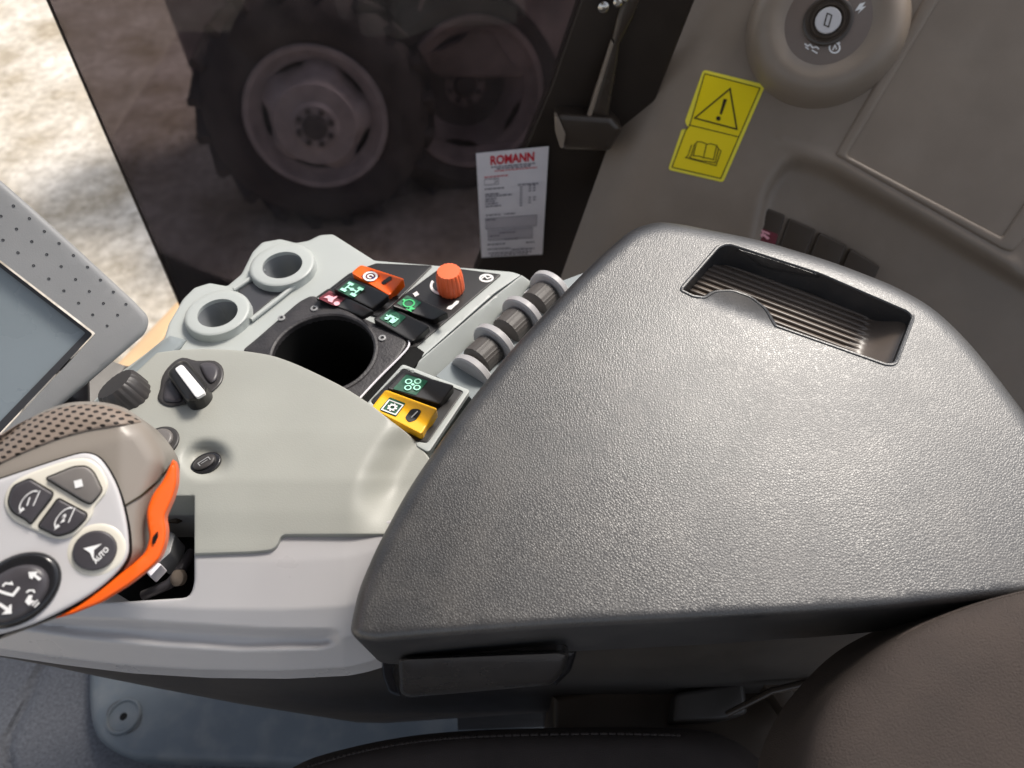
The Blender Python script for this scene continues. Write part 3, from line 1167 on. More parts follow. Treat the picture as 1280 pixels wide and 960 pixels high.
# strip with thumb wheels beside the armrest
strip = [(545, 470), (666, 360), (700, 352), (760, 330), (760, 420), (640, 560), (584, 492)]
obj('wheel_strip', surf(PC, strip, h=-.008, depth=.03), M['blue_grey'], co)
ax = (PC.at(690, 366, 0) - PC.at(608, 444, 0)).normalized()
for x, y in ((606, 443), (642, 407), (677, 374)):
    c = PC.at(x, y, -.006)
    s = PC.scale(x, y)
    rl = lathe(c - ax * .013, ax, [(0, 0), (.0125, 0), (.0152, .0016), (.0152, .0205), (.0125, .022), (0, .022)], 60, 26, .0006)
    wo = obj('thumb_wheel', rl, M['wheel_grey'], co)
    # pale guard arching over the wheel's end
    gd = lathe(c + ax * .0100 - Vector((0, 0, .001)), ax, [(0, 0), (.0212, .0), (.0226, .0012), (.0230, .0062), (.0216, .0076), (0, .0076)], 48)
    obj('wheel_guard', gd, M['silver_grey'], wo)
    # white tick mark beside the wheel
    I = px(PC, -.0074)
    dx, dy = x - 606, y - 443
    I.line([(585 + dx, 436 + dy), (590 + dx, 431 + dy), (593 + dx, 432 + dy)], 2.6)
    obj('tick_mark', I.bm, M['white_ink'], wo)
gd = lathe(PC.at(588, 474, -.014), ax, [(0, 0), (.0212, .0), (.0226, .0012), (.0230, .0062), (.0216, .0076), (0, .0076)], 48)
obj('wheel_guard', gd, M['silver_grey'], co)

# ---- olive grey cowl
ridge = [(480, 505), (535, 492), (560, 474), (590, 458), (620, 450), (660, 446), (700, 446)]


def h_cowl(x, y):
    h = interp(y, [(436, .022), (540, .021), (600, .0175), (640, .0115), (668, .0062), (693, .0022)])
    xr = interp(y, ridge)
    d = x - (xr - 14)
    if d > 0:
        h -= .019 * sstep(0, 62, d) * (1 - sstep(600, 680, y) * .8)
    # shallow dish round the small oval button
    q = math.hypot((x - 258) / 36, (y - 574) / 27)
    h -= .0085 * (1 - sstep(.35, 1.0, q))
    return h


CW = [(86, 640), (86, 540), (120, 505), (165, 470), (196, 441, 2), (225, 437), (260, 436), (300, 438), (340, 444), (370, 455), (400, 469), (430, 484), (460, 503), (490, 527), (510, 542),
      (528, 560), (545, 585), (560, 640), (500, 668, 2), (352, 668.5, 6), (344, 687, 9), (320, 690), (243, 692.5, 1), (243, 620, 1), (120, 621, 2)]
obj('cowl', surf(PC, rp(CW, 14, 4), h=h_cowl, R=2, Hb=.0008, depth=.03, sp=6), M['olive_grey'], co, sharp=50)

# rotary selector with white pointer
sel = [(197, 497), (200, 486), (203, 470), (214, 455), (228, 447), (246, 451), (268, 451), (279, 461), (277, 478), (262, 492), (240, 502), (215, 508), (202, 504)]
so = obj('selector_knob', surf(PC, spl(sel, n=3), h=.0235, R=4, Hb=.0015, depth=.006), M['knob'], co, label='large selector knob with white pointer bar')
obj('selector_bar', surf(PC, rp([(208, 466), (222, 452), (232, 450), (240, 458), (262, 486), (252, 500), (234, 504), (226, 492)], 7), h=.037, R=6, Hb=.006, depth=.014, draft=.001), M['black'], so)
obj('pointer', surf(PC, rp([(218, 461), (226, 456), (229, 457), (256, 489), (256, 492), (247, 497), (244, 496)], 3), h=.0385, R=1.5, Hb=.0008, depth=.002), M['white_ink'], so)
obj('finger_hollow', surf(PC, spl([(203, 496), (207, 479), (215, 475), (225, 484), (229, 496), (224, 503), (208, 503)], n=3), h=.026, R=6, Hb=.004, depth=.004), M['btn_dark'], so)
obj('finger_hollow', surf(PC, spl([(249, 456), (264, 453), (274, 461), (272, 474), (263, 480), (255, 472)], n=3), h=.026, R=6, Hb=.004, depth=.004), M['btn_dark'], so)

# ribbed knob on the flank
s = PC.scale(165, 500, .02)
kb = lathe(PC.at(169, 502, .012), (-.42, .16, .9), [(.017, -.004), (.0185, .0), (.0178, .014), (.0172, .019), (.0155, .0215), (0, .022)], 72, 20, .0008)
obj('ribbed_knob', kb, M['knob'], co, label='small ribbed dark knob on the flank')
# round socket beside the grip
obj('round_dial', surf(PC, PC.circle(200, 552, 23, .0225), h=.0225, R=3, Hb=.001, depth=.004), M['knob'], co, label='dark round dial half behind the grip')
obj('round_dial_cap', surf(PC, PC.circle(199, 549, 16, .0255), h=.0255, R=5, Hb=.002, depth=.004), M['btn_grey'], co)
# small oval button in the dish
ov = PC.circle(257, 579, 19, .017, 28, .80, math.radians(35))
bo = obj('oval_button', surf(PC, ov, h=.0150, R=2.5, Hb=.001, depth=.006), M['gloss_black'], co)
obj('button_cap', surf(PC, PC.circle(255.5, 577.5, 14.5, .0175, 28, .70, math.radians(35)), h=.0175, R=5, Hb=.0025, depth=.004), M['knob'], bo)
I = Ink(PC, (255, 576.5), (8, -5), (4, 5), .0181)
I.line([(-.8, .4), (-.8, -.3), (.8, -.3), (.8, .4)], .14).line([(-.5, .1), (.5, .1)], .12)
obj('symbol', I.bm, M['bezel'], bo)

# ---- silver lower shell with two moulded grooves
yb = [(-100, 800), (0, 812), (60, 821), (150, 832), (250, 838), (350, 839), (430, 835), (480, 823), (520, 815)]
L1 = [(-50, 765), (60, 772), (150, 775), (200, 779), (330, 787), (440, 788)]
L2 = [(-50, 780), (40, 787), (100, 796), (200, 806), (300, 812), (400, 810), (450, 800)]


def h_low(x, y):
    yy = y - interp(x, yb) + 837
    h = interp(yy, [(600, .004), (668, .002), (700, -.002), (760, -.014), (800, -.030), (840, -.062)])
    a, b = interp(x, L1), interp(x, L2)
    g = sstep(a - 2, a + 10, y) * (1 - sstep(b - 10, b + 3, y)) * (1 - sstep(408, 428, x))
    h -= .0080 * g
    return h


LW = [(-90, 640), (100, 640), (110, 755, 1), (237, 747, 10), (243, 730, 8), (243, 660, 1), (350, 650), (520, 650), (500, 700), (490, 780), (500, 818), (480, 822), (455, 830),
      (430, 835), (350, 839), (250, 838), (150, 832), (60, 821), (0, 812), (-90, 800)]
obj('lower_shell', surf(PC, rp(LW, 8, 3), h=h_low, R=3, Hb=.002, depth=.02, sp=3.6), M['silver_grey'], co, sharp=55)
I = px(PC, .0006, h_low)

# lever slot: dark well with loom, clip and bracket
well = bmesh.new()
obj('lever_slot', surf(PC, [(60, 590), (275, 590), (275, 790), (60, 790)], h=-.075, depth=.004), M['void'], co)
obj('slot_wall', surf(PC, [(244, 619), (252, 619), (252, 735), (244, 740)], h=-.022, depth=.05), M['dark_under'], co)
obj('slot_wall', surf(PC, [(110, 612), (248, 612), (248, 620), (110, 620)], h=.004, depth=.07), M['bezel'], co)
obj('slot_bracket', surf(PC, rp([(188, 690), (208, 662), (220, 668), (214, 692), (198, 706)], 4), h=-.02, R=3, Hb=.004, depth=.02), M['bezel'], co)
obj('slot_clip', surf(PC, rp([(180, 712), (196, 702), (203, 706), (188, 722)], 3), h=-.02, R=2, Hb=.003, depth=.01), M['paper'], co)
obj('wire_loom', tube([PC.at(x, y, z) for x, y, z in ((240, 690, -.04), (226, 712, -.035), (212, 730, -.04), (180, 744, -.05))], .004), M['btn_dark'], co)
obj('wire_loom', tube([PC.at(x, y, z) for x, y, z in ((242, 640, -.04), (222, 650, -.035), (200, 648, -.04))], .003), M['trim_dark'], co)
lb_ = lathe(PC.at(226, 722, -.035), (-.3, -.4, .8), [(.006, 0), (.006, .004), (.003, .006), (0, .006)], 16)
obj('slot_bolt', lb_, M['trim'], co)

# ---- dark body under the console and armrest
body = [(-120, 780), (0, 800), (300, 820), (480, 800), (700, 790), (1240, 760), (1240, 800), (1080, 842), (960, 868), (840, 882), (700, 889), (600, 896), (480, 904), (445, 903), (400, 896),
        (300, 880), (200, 861), (120, 845), (60, 832), (0, 821), (-120, 800)]
obj('console_body', surf(PB, rp(body, 3, 2), R=6, Hb=.005, depth=.30), M['dark_under'], co)
obj('pedestal', surf(PB, [(571, 880), (702, 876), (705, 908), (572, 913)], h=-.012, R=2, Hb=.002, depth=.12), M['black'], co)

# ------------------------------------------------------------------ armrest
PA = Plane((0, .15, .80), (0, -.12, 1))
ar = thing('armrest', 'large black grained armrest lid with ribbed oblong tray sunk in its top', 'armrest', (.2, .3, .55))
PAD = [(438, 790, 16), (440, 775), (448, 738), (470, 686), (510, 612), (575, 517), (640, 436), (700, 371), (745, 325), (790, 286, 14), (822, 277, 14), (850, 280), (950, 300),
       (1040, 327), (1120, 358), (1165, 384), (1195, 411), (1225, 444), (1253, 480), (1285, 522), (1345, 610), (1420, 700), (1420, 736), (1280, 746), (1100, 763), (900, 776), (700, 786), (560, 796), (470, 804, 14), (446, 800, 10)]
tong1, tong2 = ((866, 371), (969, 408)), ((925, 313), (1024, 344))


def h_pad(x, y):
    h = 0
    d = side_of((x, y), *tong1)
    if d < 0 and 870 < x < 972 and y > 355:
        h -= .00075 * -d
    # very slight crown
    h += .004 * (1 - ((x - 850) / 500) ** 2)
    return h


TR = [(850, 363, 4), (866, 371, 2), (880, 373, 3), (892, 365), (915, 364), (938, 372), (957, 387), (969, 408, 3), (1108, 457, 5), (1119, 456, 5), (1142, 396, 6), (1134, 389, 4), (1024, 341.5), (911, 305, 6), (898, 308, 6)]
TRr = rp(TR, 6, 3)
pad = surf(PA, rp(PAD, 30, 5), h=h_pad, R=14, Hb=.010, depth=.078, sp=10, holes=[TRr])
obj('pad', pad, M['leather'], ar, sharp=50)
def h_lip(x, y):
    return h_pad(x, y) - .0004 - .0009 * max(0, side_of((x, y), *tong2))


obj('finger_lip', surf(PA, spl([(922, 310), (934, 320), (948, 330), (970, 337), (1000, 342.5), (1018, 345), (1025, 343), (1000, 334), (960, 321)], n=3), h=h_lip, R=2, Hb=.001, depth=.004, sp=6), M['leather'], ar)
# soft rim round the opening
rimv = []
for x, y in TRr:
    rimv.append(PA.at(x, y, h_pad(x, y) - .0006))
rimv.append(rimv[0])
obj('tray_rim', tube(rimv, .0016, 8), M['leather'], ar)
rd = np.array((1080 - 880, 420 - 345), float)
rd /= np.linalg.norm(rd)
rn = np.array((-rd[1], rd[0]))


def h_tray(x, y):
    k = (x * rn[0] + y * rn[1]) / 6.6
    fr_ = k - math.floor(k)
    rib = .0022 * (1 - abs(2 * fr_ - 1) ** 1.4)
    m = 1 - sstep(1068, 1084, x + (y - 420) * .5)
    lift = .016 * sstep(1075, 1145, x + (y - 420) * .3)
    far = .012 * sstep(0, 26, side_of((x, y), (1100, 395), (925, 329)))
    return -.021 + rib * m * (1 - sstep(.0, .004, far)) + max(lift, far)


obj('tray', surf(PA, rp([(838, 368), (886, 303), (915, 297), (1152, 389), (1127, 467), (1105, 469)], 6), h=h_tray, depth=.004, grid=(rd[0], rd[1], 7.0, 1.65), cap=False), M['tray'], ar, sharp=80)

# release handle under the lid
ha = obj('release_handle', surf(PB, rp([(498, 824), (506, 820), (700, 812), (712, 816, 8), (706, 838), (690, 856, 8), (510, 872, 6), (500, 866)], 7), h=.050, R=8, Hb=.009, depth=.07, sp=12), M['handle'], ar)
obj('handle_bracket', surf(PB, rp([(476, 826), (484, 822), (498, 823), (492, 840), (502, 871), (486, 866), (478, 846)], 5), h=.034, R=4, Hb=.006, depth=.05), M['gloss_black'], ha)
obj('handle_bracket', surf(PB, rp([(700, 812), (722, 814), (714, 838), (694, 858), (690, 852), (704, 836)], 4), h=.034, R=4, Hb=.006, depth=.05), M['gloss_black'], ha)

# ------------------------------------------------------------------ grip (multi-function lever)
PJ = Plane(CAM + ray(100, 660) * .365, (.30, -.42, .85))
js = thing('drive_lever', 'taupe and silver drive lever grip with push buttons and orange edge strip', 'drive lever', PC.at(190, 690, -.06))
GR = [(-80, 660), (-60, 600), (-20, 566), (10, 542), (45, 518), (75, 506), (100, 502), (130, 503), (156, 510), (178, 525), (196, 546), (207, 566), (208, 584), (199, 610), (190, 640), (187, 665), (186, 688),
      (172, 706), (130, 740), (80, 768), (30, 788), (-30, 808), (-90, 815)]


def h_grip(x, y):
    # domed towards the palm, falling to the far side
    d = side_of((x, y), (-20, 600), (178, 540))
    return -.0001 * max(0, -d) - .00012 * max(0, x - 150)


GRs = np.array(resample(spl(GR, n=3), 6))


def h_dome(x, y):
    s = max(0, 1 - seg_dist(np.array([[x, y]]), GRs)[0] / 26)
    return h_grip(x, y) - .016 * (1 - math.sqrt(max(0, 1 - s * s)))


gp = obj('grip', surf(PJ, spl(GR, n=3), h=h_grip, R=26, Hb=.016, depth=.05, sp=6), M['taupe'], js, sharp=60)
WV = [(-60, 592), (-30, 560), (0, 541), (30, 524), (62, 511), (95, 504), (125, 504), (150, 510), (168, 519), (180, 528), (165, 532), (140, 536), (110, 541), (80, 549), (50, 560), (20, 573), (-10, 588), (-40, 606)]
obj('palm_mesh', surf(PJ, [tuple(p) for p in offset_loop(spl(WV, n=3), 2.0)], h=lambda x, y: h_dome(x, y) + .0018, R=4, Hb=.0024, depth=.006, sp=4), M['weave'], gp)
obj('grip_seam', surf(PJ, [(215, 577), (216.5, 579), (200, 601), (178, 620), (155, 634), (154, 632), (176, 618.5), (198, 599.5)], h=lambda x, y: h_dome(x, y) + .0008, depth=.001, sp=3), M['black_ink'], gp)
FP = [(-50, 622), (-20, 606), (0, 599), (45, 584), (85, 571), (106, 566.5), (122, 571), (135, 586), (148, 612), (157, 645), (161, 675), (159, 697), (142, 720), (112, 744), (75, 765), (40, 781), (0, 793), (-50, 803)]
fpo = spl(FP, n=3)
obj('face_gap', surf(PJ, [tuple(p) for p in offset_loop(fpo, -1.6)], h=.0022, depth=.012), M['void'], js)
fp = obj('face_plate', surf(PJ, fpo, h=.0045, R=6, Hb=.0022, depth=.008, sp=14), M['satin_silver'], js)
BZ = [(3, 630), (10, 607), (30, 594), (60, 583), (92, 573), (112, 573), (126, 583), (136, 604), (133, 617), (118, 634), (116, 645), (96, 669), (78, 675), (62, 672), (14, 650)]
bz = obj('button_bezel', surf(PJ, rp(BZ, 12, 4), h=.0062, R=3.5, Hb=.0016, depth=.003), M['cream'], js)
B0 = [(58, 598, 3), (92, 584), (108, 583, 8), (117, 591), (127, 612, 5), (124, 618, 4), (113, 630, 4), (104, 626, 4)]
B1 = [(10, 628, 8), (16, 608, 7), (37, 599, 3), (66, 616, 4), (64, 622), (38, 655, 3), (34, 650), (16, 640, 8)]
B2 = [(48, 658, 4), (52, 652), (73, 623.5, 3), (108, 642, 4), (107, 648), (91, 664, 6), (72, 670, 9), (62, 665)]
for b, m, lab in ((B0, 'btn_grey', 'large grey button with white square'), (B1, 'btn_dark', 'dark button marked 1'), (B2, 'btn_dark', 'dark button marked 2')):
    obj('button_gap', surf(PJ, [tuple(p) for p in offset_loop(rp(b, 5, 3), -1.8)], h=.0065, depth=.001), M['void'], bz)
    bo = obj('push_button', surf(PJ, rp(b, 5, 3), h=.0092, R=3, Hb=.0014, depth=.004), M[m], js, label=lab)
    if m == 'btn_grey':
        I = Ink(PJ, (98, 604.5), (5.5, -1.5), (1.2, 5), .0098)
        I.fill([(-.9, -.9), (.9, -.9), (.9, .9), (-.9, .9)])
    else:
        n_, c_ = ('1', (36, 626)) if b is B1 else ('2', (80, 647))
        I = Ink(PJ, c_, (10, -4.2), (3.5, -10.5), .0098)
        I.text(n_, -.02, -.12, 1.3, .05, .85)
        I.arc(.05, -.05, 1.12, 50, 235, .17).line([(1.12, .75), (.88, -.95)], .17).fill([(-.85, -1.2), (-.15, -.95), (-.62, -.5)])
    obj('symbol', I.bm, M['white_ink'], bo)
# AUTO button in its dished ring
obj('button_ring', surf(PJ, PJ.circle(121, 687, 33, .0050, 36), h=.0050, R=7, Hb=.001, depth=.002), M['cream'], js)
ab = obj('auto_button', surf(PJ, PJ.circle(118.5, 688, 24.5, .0075, 36), h=.0078, R=3, Hb=.0016, depth=.003), M['btn_dark'], js)
I = Ink(PJ, (118, 687), (9.2, -5.6), (-5.2, -10.2), .0083)
I.c, I.vx, I.vy = (126.5, 694), (6.0, -6.2), (-5.6, -6.0)
I.text('AUTO', 0, 0, 1.05, .04, .95)
obj('lettering', I.bm, M['white_ink'], ab)
I = px(PJ, .0084)
I.fill([(104, 685.5), (127.5, 679.5), (119, 686.5), (112.5, 691)])
I.fill([(112.5, 691), (117.5, 687.6), (117.5, 693), (117, 701.5), (115, 697)])
obj('symbol', I.bm, M['white_ink'], ab)


def ell(cx, cy, a, b, deg, n=40):
    t = math.radians(deg)
    return [(cx + a * math.cos(2 * PI * k / n) * math.cos(t) - b * math.sin(2 * PI * k / n) * math.sin(t),
             cy + a * math.cos(2 * PI * k / n) * math.sin(t) + b * math.sin(2 * PI * k / n) * math.cos(t)) for k in range(n)]


rk = obj('mini_stick_base', surf(PJ, ell(20, 738, 63, 41, -33), h=.0085, R=9, Hb=.004, depth=.005), M['gloss_black'], js)
obj('mini_stick_cap', surf(PJ, ell(18, 742, 49, 31, -33), h=.0115, R=16, Hb=.004, depth=.004, sp=8), M['btn_dark'], rk)
I = Ink(PJ, (0, 0), (1, 0), (0, 1), .0119)
I.fill([(35.5, 715), (47.5, 714.5), (45, 718), (52, 723.5), (48.5, 726), (42, 720.5), (40.5, 724), (36.5, 722)])
I.fill([(2, 768), (14.5, 767), (14.5, 755), (11, 757), (11, 760), (0, 753), (-2, 757), (7, 763), (5, 765)])
I.line([(-6, 737), (8, 742), (16, 744), (24, 734)], 3.6)
I.line([(3, 733), (7, 729), (15, 730), (14, 727)], 2.4)
I.line([(33, 741), (36, 738), (42, 738), (43, 741)], 2.2)
I.fill([(31, 752), (36, 744), (41, 744), (39, 750), (44, 751), (36, 757)])
I.line([(40, 757), (47, 750)], 1.6)
I.line([(43, 759), (49, 753)], 1.6)
obj('symbol', I.bm, M['white_ink'], rk)
OR = [(216.5, 572), (221, 583), (221, 604), (216, 622), (205, 647), (208, 660), (207, 678), (200, 698), (187, 711), (160, 732), (125, 754), (90, 768), (66, 774), (100, 755), (135, 728), (165, 706), (182, 690), (187, 672), (184, 655), (183, 638), (190, 619), (204, 600)]
og = obj('edge_strip', surf(PJ, rp(OR, 7, 4), h=lambda x, y: .0015 - .00008 * max(0, x - 170), R=4, Hb=.0025, depth=.010, sp=8), M['orange'], js, label='orange strip along the right edge of the grip')
obj('strip_slot', surf(PJ, rp([(190, 680), (191, 671), (197, 664), (197, 671), (193, 680)], 1.5), h=.0012, depth=.002), M['void'], og)
obj('lever_stem', tube([PJ.at(120, 680, -.045), PJ.at(150, 700, -.08), PC.at(175, 700, -.07)], .011, 14), M['black'], js)

# ------------------------------------------------------------------ terminal
PM = Plane(CAM + ray(90, 400) * .56, (.50, -.62, .60))
mo = thing('display_terminal', 'grey framed display terminal with blank blue-grey screen and dimpled bezel', 'display', PM.at(40, 420, -.05))
OUT = [(-140, 110), (-60, 172), (0, 225), (40, 260), (90, 305), (140, 351), (168, 377), (187, 397, 14), (183, 416, 14), (120, 470), (60, 521), (0, 570), (-140, 690)]
SC = [(-138, 215), (0, 325), (120, 417, 3), (0, 545), (-138, 680)]
obj('bezel', surf(PM, rp(OUT, 8, 5), R=8, Hb=.004, depth=.035, holes=[rp(SC, 2, 2)], sp=16), M['bezel'], mo)
obj('inner_frame', surf(PM, rp([(-137, 218), (0, 328.5), (116, 418, 3), (0, 541), (-137, 674)], 2, 2), h=-.0065, depth=.004,
                        holes=[rp([(-130, 230), (0, 334), (107, 416, 2), (0, 527), (-130, 650)], 2, 2)]), M['bezel_edge'], mo)
obj('screen', surf(PM, [(-132, 227), (0, 332), (111, 416.5), (0, 531), (-132, 655)], h=-.0085, depth=.004), M['screen'], mo)
db = bmesh.new()
rows = [[(45, 153), (98, 195), (148, 238), (197, 278), (245, 318), (292, 357), (335, 400), (378, 440), (420, 481)],
        [(3, 187), (55, 230), (106, 272), (156, 315), (204, 355), (252, 398), (298, 438), (345, 478), (392, 517)],
        [(10, 267), (60, 309), (112, 352), (163, 396), (213, 436), (262, 477), (309, 516), (357, 553)]]
for r in rows:
    for x, y in r:
        lathe(PM.at(x / 2.667, 200 + y / 2.667, .0001), PM.n, [(.00115, 0), (.00105, .0002), (.0005, .0001), (0, -.0003)], 12, bm=db)
obj('bezel_dimples', db, M['bezel_edge'], mo)
obj('terminal_arm', tube([PM.at(60, 430, -.03), PM.at(90, 470, -.08), PC.at(90, 560, -.03)], .014, 14), M['bezel_edge'], mo)

# ------------------------------------------------------------------ rear side trim
PR = Plane(CAM + ray(1000, 150) * .85, (-.33, -.72, .58))
tp = thing('side_trim', 'flare-warmed grey moulded cab side trim with key switch and brown cover panel', 'trim panel', PR.at(1000, 420, -.1))
cre = [(-200, 985), (0, 888), (62, 860), (190, 800), (330, 745), (480, 690)]
REC = rp([(925, 380), (938, 300), (952, 230, 30), (985, 190, 25), (1040, 208), (1262, 335), (1450, 445), (1450, 700), (925, 700)], 14, 5)
RECn = np.array(REC)
led = [(975, 176), (1050, 205), (1265, 329)]


def h_trim(x, y):
    xc = interp(y, cre)
    d = xc - x
    h = -.0004 * (math.log1p(math.exp(max(-30, min(30, d / 7)))) * 7)
    q = np.array([[x, y]])
    dd = seg_dist(q, RECn)[0]
    if inside(q, RECn)[0]:
        h -= .016 * sstep(0, 16, dd) + .00012 * max(0, dd - 10)
    de = seg_dist(q, led, False)[0]
    h += .0035 * math.exp(-(de / 6) ** 2)
    return h


TP = [(836, -40), (768, 161), (699, 352), (640, 520), (700, 640), (1500, 640), (1500, -40)]
obj('trim_panel', surf(PR, TP, h=h_trim, depth=.05, sp=7), M['trim'], tp, sharp=60)
FQ = [(1059, 194), (1192, -30), (1470, -30), (1252, 296)]
obj('cover_frame', surf(PR, rp([(1043, 194), (1176, -40), (1520, -40), (1510, 0), (1266, 316, 8), (1252, 312)], 6), h=.003, R=5, Hb=.004, depth=.008, holes=[rp(FQ, 3, 3)], hole_round=True), M['trim'], tp)
obj('display_cover', surf(PR, rp([(1061, 193), (1193, -28), (1465, -28), (1251, 293)], 3, 3), h=-.0005, R=4, Hb=.001, depth=.004), M['trim_cover'], tp)
obj('cover_gap', surf(PR, FQ, h=-.003, depth=.002), M['trim_dark'], tp)

# key switch in its raised housing
s = PR.scale(1023, 42)
kc = PR.at(1032, 35, 0)
pxs = lambda L: [(r * s, z) for r, z in L]
hz = lathe(kc, PR.n, pxs([(98, -.012), (95.5, -.004), (93, .004), (89, .014), (84, .024), (77, .0305), (69, .0338), (61, .0335), (52, .031), (48, .029)]), 72)
ho = obj('key_housing', hz, M['trim'], tp)
kc = kc + PR.n * .0295
obj('key_plate', lathe(kc, PR.n, pxs([(49, -.0006), (48, .0), (0, .0)]), 56), M['key_plate'] if 'key_plate' in M else M['trim_dark'], ho)
obj('lock_ring', lathe(kc, PR.n, pxs([(28, 0), (28, .003), (26, .0045), (23.5, .0045), (22, .003), (20.5, .003), (19.5, .0045), (17, .0045), (16, .002), (14, .002)]), 48), M['latch'], ho)
obj('lock_face', lathe(kc, PR.n, pxs([(14.6, .002), (14.4, .0042), (13.8, .0048), (0, .0048)]), 36), M['satin_silver'], ho)
kcx, kcy = proj(kc + PR.n * .005)
hk = PR.n.dot(kc - PR.p)
I = Ink(PR, (kcx, kcy), (1, 0), (0, 1), hk + .0053)
I.line([(-1, -8.5), (4.5, -6), (0.5, 8.5), (-5, 6)], 1.5, True)
obj('key_slit', I.bm, M['black_ink'], ho)
cx, cy = proj(kc)
I = Ink(PR, (cx, cy), (1, 0), (0, 1), hk + .0006)
I.fill([(34, -13), (40, -22), (47, -24), (43, -18), (48, -19), (37, -9), (41, -15), (35, -13)])
I.arc(8.5, 33, 6.5, 0, 360, 2.0).line([(9, 27), (12, 24), (15, 28)], 2.0).line([(6, 36), (9, 30), (11, 35)], 1.6)
I.line([(-29, 28), (-25, 31), (-22, 29), (-19, 33), (-14, 32), (-11, 35)], 1.8)
I.line([(-28, 32), (-24, 35)], 1.6).line([(-20, 36), (-13, 40)], 1.6)
obj('position_marks', I.bm, M['white_ink'], ho)
I = Ink(PR, (cx, cy), (1, 0), (0, 1), hk + .0006)
I.arc(19, -31, 6.5, 0, 360, 3.0).disc(19, -31, 2.6)
obj('stop_mark', I.bm, M['red_ink'], ho)

# switches in the trim recess, mostly behind the armrest
for q in ([(945, 254), (982, 269), (969, 312), (934, 304)], [(986, 272), (1020, 287), (1006, 322), (972, 312)], [(1024, 290), (1059, 307), (1044, 342), (1008, 330)], [(1063, 310), (1100, 333), (1086, 365), (1048, 346)]):
    sw = obj('rocker_switch', surf(PR, rp(q, 3, 3), h=-.014, R=3, Hb=.003, depth=.02), M['trim_dark'], tp, label='dark switch with red symbol' if q[0][0] == 945 else None)
    if q[0][0] == 945:
        obj('symbol_field', surf(PR, rp([(941, 281), (973, 293), (968, 308), (936, 301)], 2, 2), h=-.0132, depth=.0004), M['red_field'], sw)
        I = Ink(PR, (953, 293), (9, 3.4), (-2, 7), -.0125)
        I.line([(-.9, -.6), (.9, -.5)], .3).line([(-.6, .3), (.3, .0), (.8, .3)], .4).fill([(-.9, .3), (-.4, .2), (-.5, .7), (-.9, .8)]).disc(.75, .25, .25).line([(0, -.5), (0, .5)], .2)
        obj('symbol', I.bm, M['pink_ink'], sw)

# ------------------------------------------------------------------ warning sticker
wl = thing('warning_label', 'yellow warning sticker with triangle and open book stuck on the grey trim', 'sticker', PR.at(895, 157, .001))
hS = lambda x, y: h_trim(x, y)
ST = rp([(879, 87, 5), (957, 106, 5), (904, 228, 4), (835, 212, 4), (852, 162, 2), (861, 161, 1), (856, 152, 3)], 4)
obj('sticker', surf(PR, ST, h=lambda x, y: hS(x, y) + .0008, depth=.0006, sp=10), M['sticker_rim'], wl)
obj('inner_field', surf(PR, [(881, 92), (950, 110), (901, 223), (840, 209), (857, 163), (862, 157)], h=lambda x, y: hS(x, y) + .0011, depth=.0002, sp=10), M['sticker'], wl)
I = px(PR, .0015, hS)
I.line([(881, 92), (950, 110), (901, 223), (840, 209), (857, 163), (862, 157)], 1.1, True)
I.line([(861, 156), (923, 171)], 1.1)
I.line([(912.5, 111), (868.5, 147.5), (921, 161.5)], 1.9, True)
I.fill([(904.5, 123.5), (909, 124), (902, 143.5), (899.5, 142.5)])
I.disc(898, 148, 2.9)


def bk(pts, w=1.0, closed=False):
    I.line([(820 + x / 6, 80 + y / 6) for x, y in pts], w, closed)


bk([(306, 582), (345, 585), (380, 600), (355, 702), (320, 690), (278, 688)], 1.0, True)
bk([(380, 600), (415, 598), (455, 610), (432, 718), (395, 708), (355, 702)], 1.0)
bk([(292, 596), (262, 690), (250, 702), (320, 722), (445, 740), (470, 630)], 1.0)
bk([(268, 604), (238, 690), (222, 702), (330, 730), (450, 762), (488, 650)], 1.0)
bk([(455, 610), (470, 640), (488, 652)], .9)
obj('symbols', I.bm, M['black_ink'], wl)

# ------------------------------------------------------------------ seat
se_ = thing('operator_seat', 'brown grey upholstered operator seat with rounded backrest side beside the armrest', 'seat', (.35, .02, .0))
PSB = Plane(CAM + ray(1180, 860) * .37, (-.18, -.15, .97))
BK = [(985, 1040), (992, 985), (997, 955), (1010, 915), (1036, 872), (1068, 838), (1105, 806), (1150, 780), (1200, 760), (1250, 745), (1300, 735), (1420, 725), (1500, 1040)]
bk_ = obj('backrest', surf(PSB, spl(BK, n=4), R=75, Hb=.030, depth=.10, sp=20, draft=.01), M['seat'], se_, sharp=70)
pip = [PSB.at(x, y, -.024) for x, y in spl([(1120, 800), (1152, 783), (1202, 763), (1252, 748), (1302, 738), (1400, 730)], False)]
obj('piping', tube(pip, [.0004, .0008] + [.0014] * (len(pip) - 2), 8), M['seat'], bk_)
PSC = Plane((0, 0, .50), (0, -.05, 1))
CU = [(300, 1060), (340, 985), (378, 953), (440, 934), (500, 922), (560, 915), (640, 911), (760, 909), (860, 911), (910, 922), (950, 950), (990, 1000), (1000, 1060)]
cu_ = obj('cushion', surf(PSC, spl(CU, n=4), R=26, Hb=.02, depth=.12, sp=20), M['seat_dark'], se_, sharp=70)
st = bmesh.new()
seamp = spl([(385, 958), (440, 942), (500, 930), (560, 923), (640, 919), (760, 917), (850, 919)], False, 10)
for i in range(0, len(seamp) - 1):
    a, b = np.array(seamp[i]), np.array(seamp[i + 1])
    m_ = (a + b) / 2
    tube([PSC.at(*(a + (b - a) * .15), -.0015), PSC.at(*m_, .0005), PSC.at(*(a + (b - a) * .85), -.0015)], .0011, 6, st)
obj('stitching', st, M['seat_dark'], cu_)
